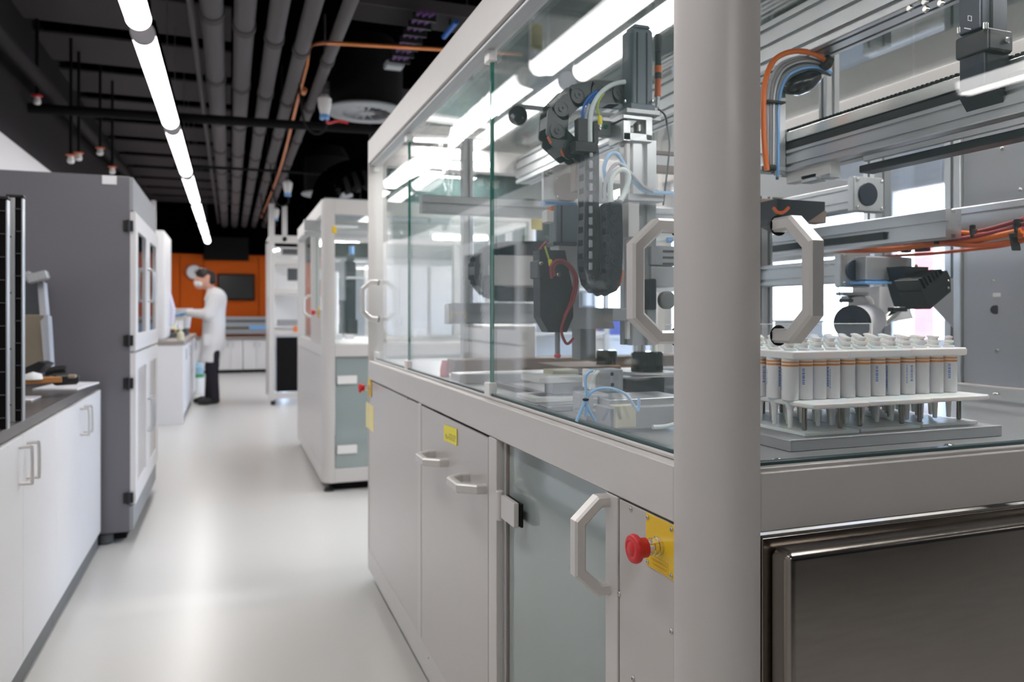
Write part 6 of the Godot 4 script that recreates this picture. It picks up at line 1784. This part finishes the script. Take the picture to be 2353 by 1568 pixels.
	part(t, "dark_strip", Geo.new().box(Vector3(1.6, 1.381, -1.933), Vector3(0.03, 0.02, 0.8), 0.002), M.dark_motor)
	rest(t)
	t = thing("carriage_box", "grey carriage box right of the lower round capped axis", "carriage")
	part(t, "box", Geo.new().box(Vector3(1.573, 1.293, -1.56), Vector3(0.1551, 0.0619, 0.12), 0.004), M.alu_dull)
	part(t, "blue_seal", Geo.new().box(Vector3(1.526, 1.257, -1.515), Vector3(0.0873, 0.0065, 0.05), 0.001), M.blue_tube, "blue seal")
	part(t, "hose_stub", Geo.new().cyl(Vector3(1.637, 1.304, -1.48), Vector3(1.637, 1.268, -1.47), 0.004, 8), M.yellow)
	rest(t)
	# black finned camera lamp
	t = thing("finned_lamp", "black finned lamp head tilted at the right above the syringes", "lamp head")
	var U := Vector3(0.84, 0.54, 0)
	var V := Vector3(-0.54, 0.84, 0)
	var fp: Vector3 = Vector3(1.604, 1.242, -1.42)
	part(t, "body", Geo.new().prism([Vector2(-0.05, -0.03), Vector2(0.03, -0.03), Vector2(0.046, 0.0), Vector2(0.046, 0.02), Vector2(-0.05, 0.02)], fp, U, V, 0.07), M.black)
	for k in 7:
		part(t, "fin", Geo.new().prism([Vector2(-0.046, 0.02), Vector2(-0.042, 0.02), Vector2(-0.042, 0.05 - 0.003 * k), Vector2(-0.046, 0.05 - 0.003 * k)], fp + U * 0.0125 * k, U, V, 0.07), M.black)
	part(t, "knob", Geo.new().cyl(Vector3(1.641, 1.254, -1.4), Vector3(1.655, 1.252, -1.4), 0.007, 12), M.black)
	for q in [Vector3(1.638, 1.259, -1.39), Vector3(1.638, 1.242, -1.39)]:
		part(t, "screw", Geo.new().cyl(q, q + F * 0.006, 0.0035, 10), M.bolt)
	part(t, "shroud", Geo.new().prism([Vector2(-0.085, 0.05), Vector2(0.0, 0.05), Vector2(0.0, -0.05), Vector2(-0.048, -0.05), Vector2(-0.062, -0.02)], Vector3(1.646, 1.246, -1.48), Vector3.RIGHT, Vector3.UP, 0.06), M.dark_motor)
	rest(t)
	single("slanted_sheet", Geo.new().prism([Vector2(-0.08, 0.05), Vector2(0.03, 0.05), Vector2(0.03, -0.09), Vector2(-0.07, -0.01)], Vector3(1.902, 1.229, -1.62), Vector3.RIGHT, Vector3.UP, 0.003), M.sheet, "grey slanted sheet behind the black finned lamp", "sheet")
	# label roll
	t = thing("label_roll", "white label roll on a black hub behind the syringes", "label roll")
	var w0: Vector3 = Vector3(1.451, 1.156, -1.5)
	var w1: Vector3 = Vector3(1.627, 1.163, -1.62)
	part(t, "roll", Geo.new().cyl(w0, w1, 0.042, 32, 0.002), M.paper)
	var out := (w0 - w1).normalized()
	part(t, "hub", Geo.new().lathe([Vector2(0.0365, 0), Vector2(0.0365, 0.003), Vector2(0.014, 0.003), Vector2(0.014, 0.007), Vector2(0.006, 0.007), Vector2(0.006, 0.001), Vector2(0, 0.001)], w0, out, 28), M.cap_blue, "dark hub")
	part(t, "flange", Geo.new().lathe([Vector2(0.044, -0.002), Vector2(0.044, 0.0015), Vector2(0.036, 0.0015)], w0, out, 28), M.black)
	rest(t)
	t = thing("small_roll", "smaller white spool on a spindle above the label roll", "spool")
	part(t, "spool", Geo.new().cyl(Vector3(1.565, 1.201, -1.6), Vector3(1.671, 1.206, -1.68), 0.024, 24, 0.002), M.white)
	part(t, "spindle", Geo.new().cyl(Vector3(1.507, 1.213, -1.6), Vector3(1.592, 1.214, -1.62), 0.005, 10), M.grey_dark)
	part(t, "bracket", Geo.new().box(Vector3(1.582, 1.232, -1.635), Vector3(0.0896, 0.0094, 0.03), 0.002), M.alu)
	part(t, "bracket", Geo.new().box(Vector3(1.609, 1.219, -1.655), Vector3(0.0697, 0.0166, 0.03), 0.002), M.alu_dull)
	rest(t)
	t = thing("printer_head", "cream printer housing behind the label roll", "printer")
	part(t, "housing", Geo.new().prism([Vector2(-0.05, 0.04), Vector2(0.04, 0.04), Vector2(0.075, -0.05), Vector2(-0.01, -0.06), Vector2(-0.05, -0.02)], Vector3(1.763, 1.215, -1.72), Vector3.RIGHT, Vector3.UP, 0.1), M.cabinet)
	part(t, "clear_arm", Geo.new().tube(curve([Vector3(1.655, 1.154, -1.6), Vector3(1.689, 1.178, -1.6), Vector3(1.716, 1.197, -1.6), Vector3(1.751, 1.204, -1.6)], 5), 0.012, 12), M.chrome_soft)
	part(t, "dark_clip", Geo.new().box(Vector3(1.694, 1.19, -1.59), Vector3(0.0521, 0.0117, 0.02), 0.002), M.dark_motor)
	rest(t)
	for k in 2:
		t = thing("rear_upright", ["slotted aluminium upright just right of the front grab handle", "wider slotted aluminium upright behind the upper round cap"][k], "upright")
		part(t, "profile", Geo.new().prism(slotted([0.06, 0.07][k], 0.05, 2 if k == 0 else 1, 1, 0.009, 0.01), [Vector3(1.50, 1.25, -1.92), Vector3(1.98, 1.4, -1.94)][k], Vector3(1, 0, 0), Vector3(0, 0, 1), [0.56, 0.86][k]), M.alu)
		rest(t)
	single("wire", Geo.new().tube(curve([Vector3(1.452, 1.253, -1.55), Vector3(1.462, 1.213, -1.55), Vector3(1.468, 1.186, -1.55)], 5), 0.0014, 6), M.grey_dark, "thin grey wire hanging left of the label roll", "wire")
	# teal topped stage behind the rack
	t = thing("rear_stage", "low stage with dark teal edge behind the syringe racks", "stage")
	part(t, "top", Geo.new().box(Vector3(1.62, 1.10, -1.72), Vector3(0.5, 0.012, 0.2), 0.002), M.white)
	part(t, "edge", Geo.new().box(Vector3(1.62, 1.06, -1.64), Vector3(0.5, 0.06, 0.02), 0.002), M.motor)
	for x in [1.42, 1.82]:
		part(t, "leg", Geo.new().box(Vector3(x, 1.0, -1.72), Vector3(0.03, 0.07, 0.15), 0.002), M.alu)
	rest(t)

func syringe_print(kind: int) -> ImageTexture:
	var im := Image.create(128, 256, false, Image.FORMAT_RGB8)
	im.fill(Color8(232, 231, 232))
	im.fill_rect(Rect2i(0, 12, 128, 12), Color8(226, 150, 84))
	im.fill_rect(Rect2i(0, 32, 128, 13), Color8(222, 140, 70))
	var rng := RandomNumberGenerator.new()
	rng.seed = 40 + kind
	for col in 5:
		var x := rng.randi_range(4, 116)
		var y := 54 + rng.randi_range(0, 20)
		var stop := 190 + rng.randi_range(-40, 50)
		var wide := rng.randi_range(2, 6)
		while y < stop:
			var h := rng.randi_range(3, 12)
			im.fill_rect(Rect2i(x, y, wide, h), Color8(120, 146, 206))
			y += h + rng.randi_range(2, 5)
	return ImageTexture.create_from_image(im)

func build_rack() -> void:
	var deck := 0.965
	# three rack modules side by side on one grey base plate
	var base := thing("base_tray", "long grey base plate on the deck under the three syringe racks", "base plate")
	part(base, "plate", Geo.new().box(Vector3(1.04, 0.974, -1.13), Vector3(0.455, 0.018, 0.33), 0.0015), M.sheet)
	part(base, "front_lip", Geo.new().box(Vector3(1.04, 0.982, -0.968), Vector3(0.452, 0.004, 0.006), 0.001), M.alu_dull)
	rest(base)
	var prints := []
	for k in 4:
		var m := StandardMaterial3D.new()
		m.albedo_texture = syringe_print(k)
		m.roughness = 0.35
		prints.append(m)
	# one syringe: barrel with print, finger flange, luer cap on top, slim nozzle below
	var make := func(k: int) -> Node3D:
		var s := Node3D.new()
		var r := 0.0138
		part(s, "barrel", Geo.new().lathe([Vector2(r, 0.066), Vector2(r, 0.0)], Vector3.ZERO, Vector3.UP, 20), prints[k])
		part(s, "nozzle", Geo.new().lathe([Vector2(r, 0.0), Vector2(r - 0.002, -0.002), Vector2(0.0075, -0.004), Vector2(0.0068, -0.012), Vector2(0.0052, -0.016), Vector2(0.0036, -0.046), Vector2(0.0, -0.047)], Vector3.ZERO, Vector3.UP, 14), M.white_plastic)
		part(s, "cap", Geo.new().lathe([Vector2(r, 0.066), Vector2(r, 0.07), Vector2(0.0095, 0.0705), Vector2(0.0095, 0.083), Vector2(0.006, 0.0845), Vector2(0.006, 0.0885), Vector2(0.0085, 0.089), Vector2(0.0085, 0.0925), Vector2(0.005, 0.093), Vector2(0.005, 0.0968), Vector2(0.007, 0.0972), Vector2(0.007, 0.1), Vector2(0.0, 0.101)], Vector3.ZERO, Vector3.UP, 16), M.white_plastic)
		return s
	var proto := []
	for k in 4:
		proto.append(make.call(k))
	var which := ["the left rack nearest the corner post", "the middle rack", "the right rack"]
	for m in 3:
		var x0: float = [0.856, 0.975, 1.113][m]
		var w: float = [0.117, 0.136, 0.137][m]
		var zf := -0.965 - 0.004 * m
		var deep := 0.28
		var t := thing("syringe_rack", "white two tier syringe rack, %s" % ["left one of three, nearest the corner post", "the middle one of three", "the right one of three"][m], "rack", "white syringe racks on the grey base plate")
		var xm := x0 + w * 0.5
		part(t, "foot_plate", Geo.new().box(Vector3(xm, 0.986, zf - deep * 0.5 - 0.012), Vector3(w - 0.006, 0.006, deep - 0.02), 0.001), M.white_plastic)
		part(t, "lower_plate", Geo.new().box(Vector3(xm, 1.033, zf - deep * 0.5), Vector3(w - 0.001, 0.009, deep), 0.003), M.white_plastic)
		part(t, "upper_plate", Geo.new().box(Vector3(xm - 0.008, 1.1115, zf - deep * 0.5 - 0.022), Vector3(w - 0.001, 0.014, deep - 0.03), 0.003), M.white_plastic)
		for sx in [-1, 1]:
			for sz in [0.16, 0.86]:
				part(t, "steel_post", Geo.new().cyl(Vector3(xm + sx * (w * 0.5 - 0.022), 0.989, zf - deep * sz), Vector3(xm + sx * (w * 0.5 - 0.022), 1.03, zf - deep * sz), 0.004, 10), M.steel)
		rest(t)
		for i in 4:
			for j in 6:
				var k := (i * 3 + j * 5 + m) % 4
				var s: Node3D = proto[k].duplicate()
				s.name = numbered("syringe")
				add_child(s)
				tag(s, "white syringe with orange bands, %s %s of %s" % [["front row", "second row", "third row", "fourth row", "fifth row", "rear row"][j], ["leftmost", "second from left", "third from left", "rightmost"][i], which[m].replace(" nearest the corner post", "")], "syringe", "syringes in %s" % which[m])
				s.position = Vector3(xm - w * 0.5 + (i + 0.5) * (w - 0.004) / 4.0 - 0.008, 1.0385, zf - 0.06 - j * 0.038)
				s.rotation.y = float((i * 7 + j * 11 + m * 5) % 12) * 0.52
	for p in proto:
		p.free()
	# clear guard
	var gd := thing("clear_guard", "clear acrylic guard standing round the syringe racks", "guard")
	part(gd, "front_sheet", Geo.new().box(Vector3(1.06, 1.062, -1.31), Vector3(0.52, 0.19, 0.004), 0.0), M.acrylic)
	part(gd, "edge_strip", Geo.new().box(Vector3(1.32, 1.062, -1.31), Vector3(0.004, 0.19, 0.006), 0.0005), M.white_plastic)
	part(gd, "top_edge", Geo.new().box(Vector3(1.06, 1.1575, -1.31), Vector3(0.52, 0.0015, 0.005), 0.0), M.white_plastic)
	rest(gd)
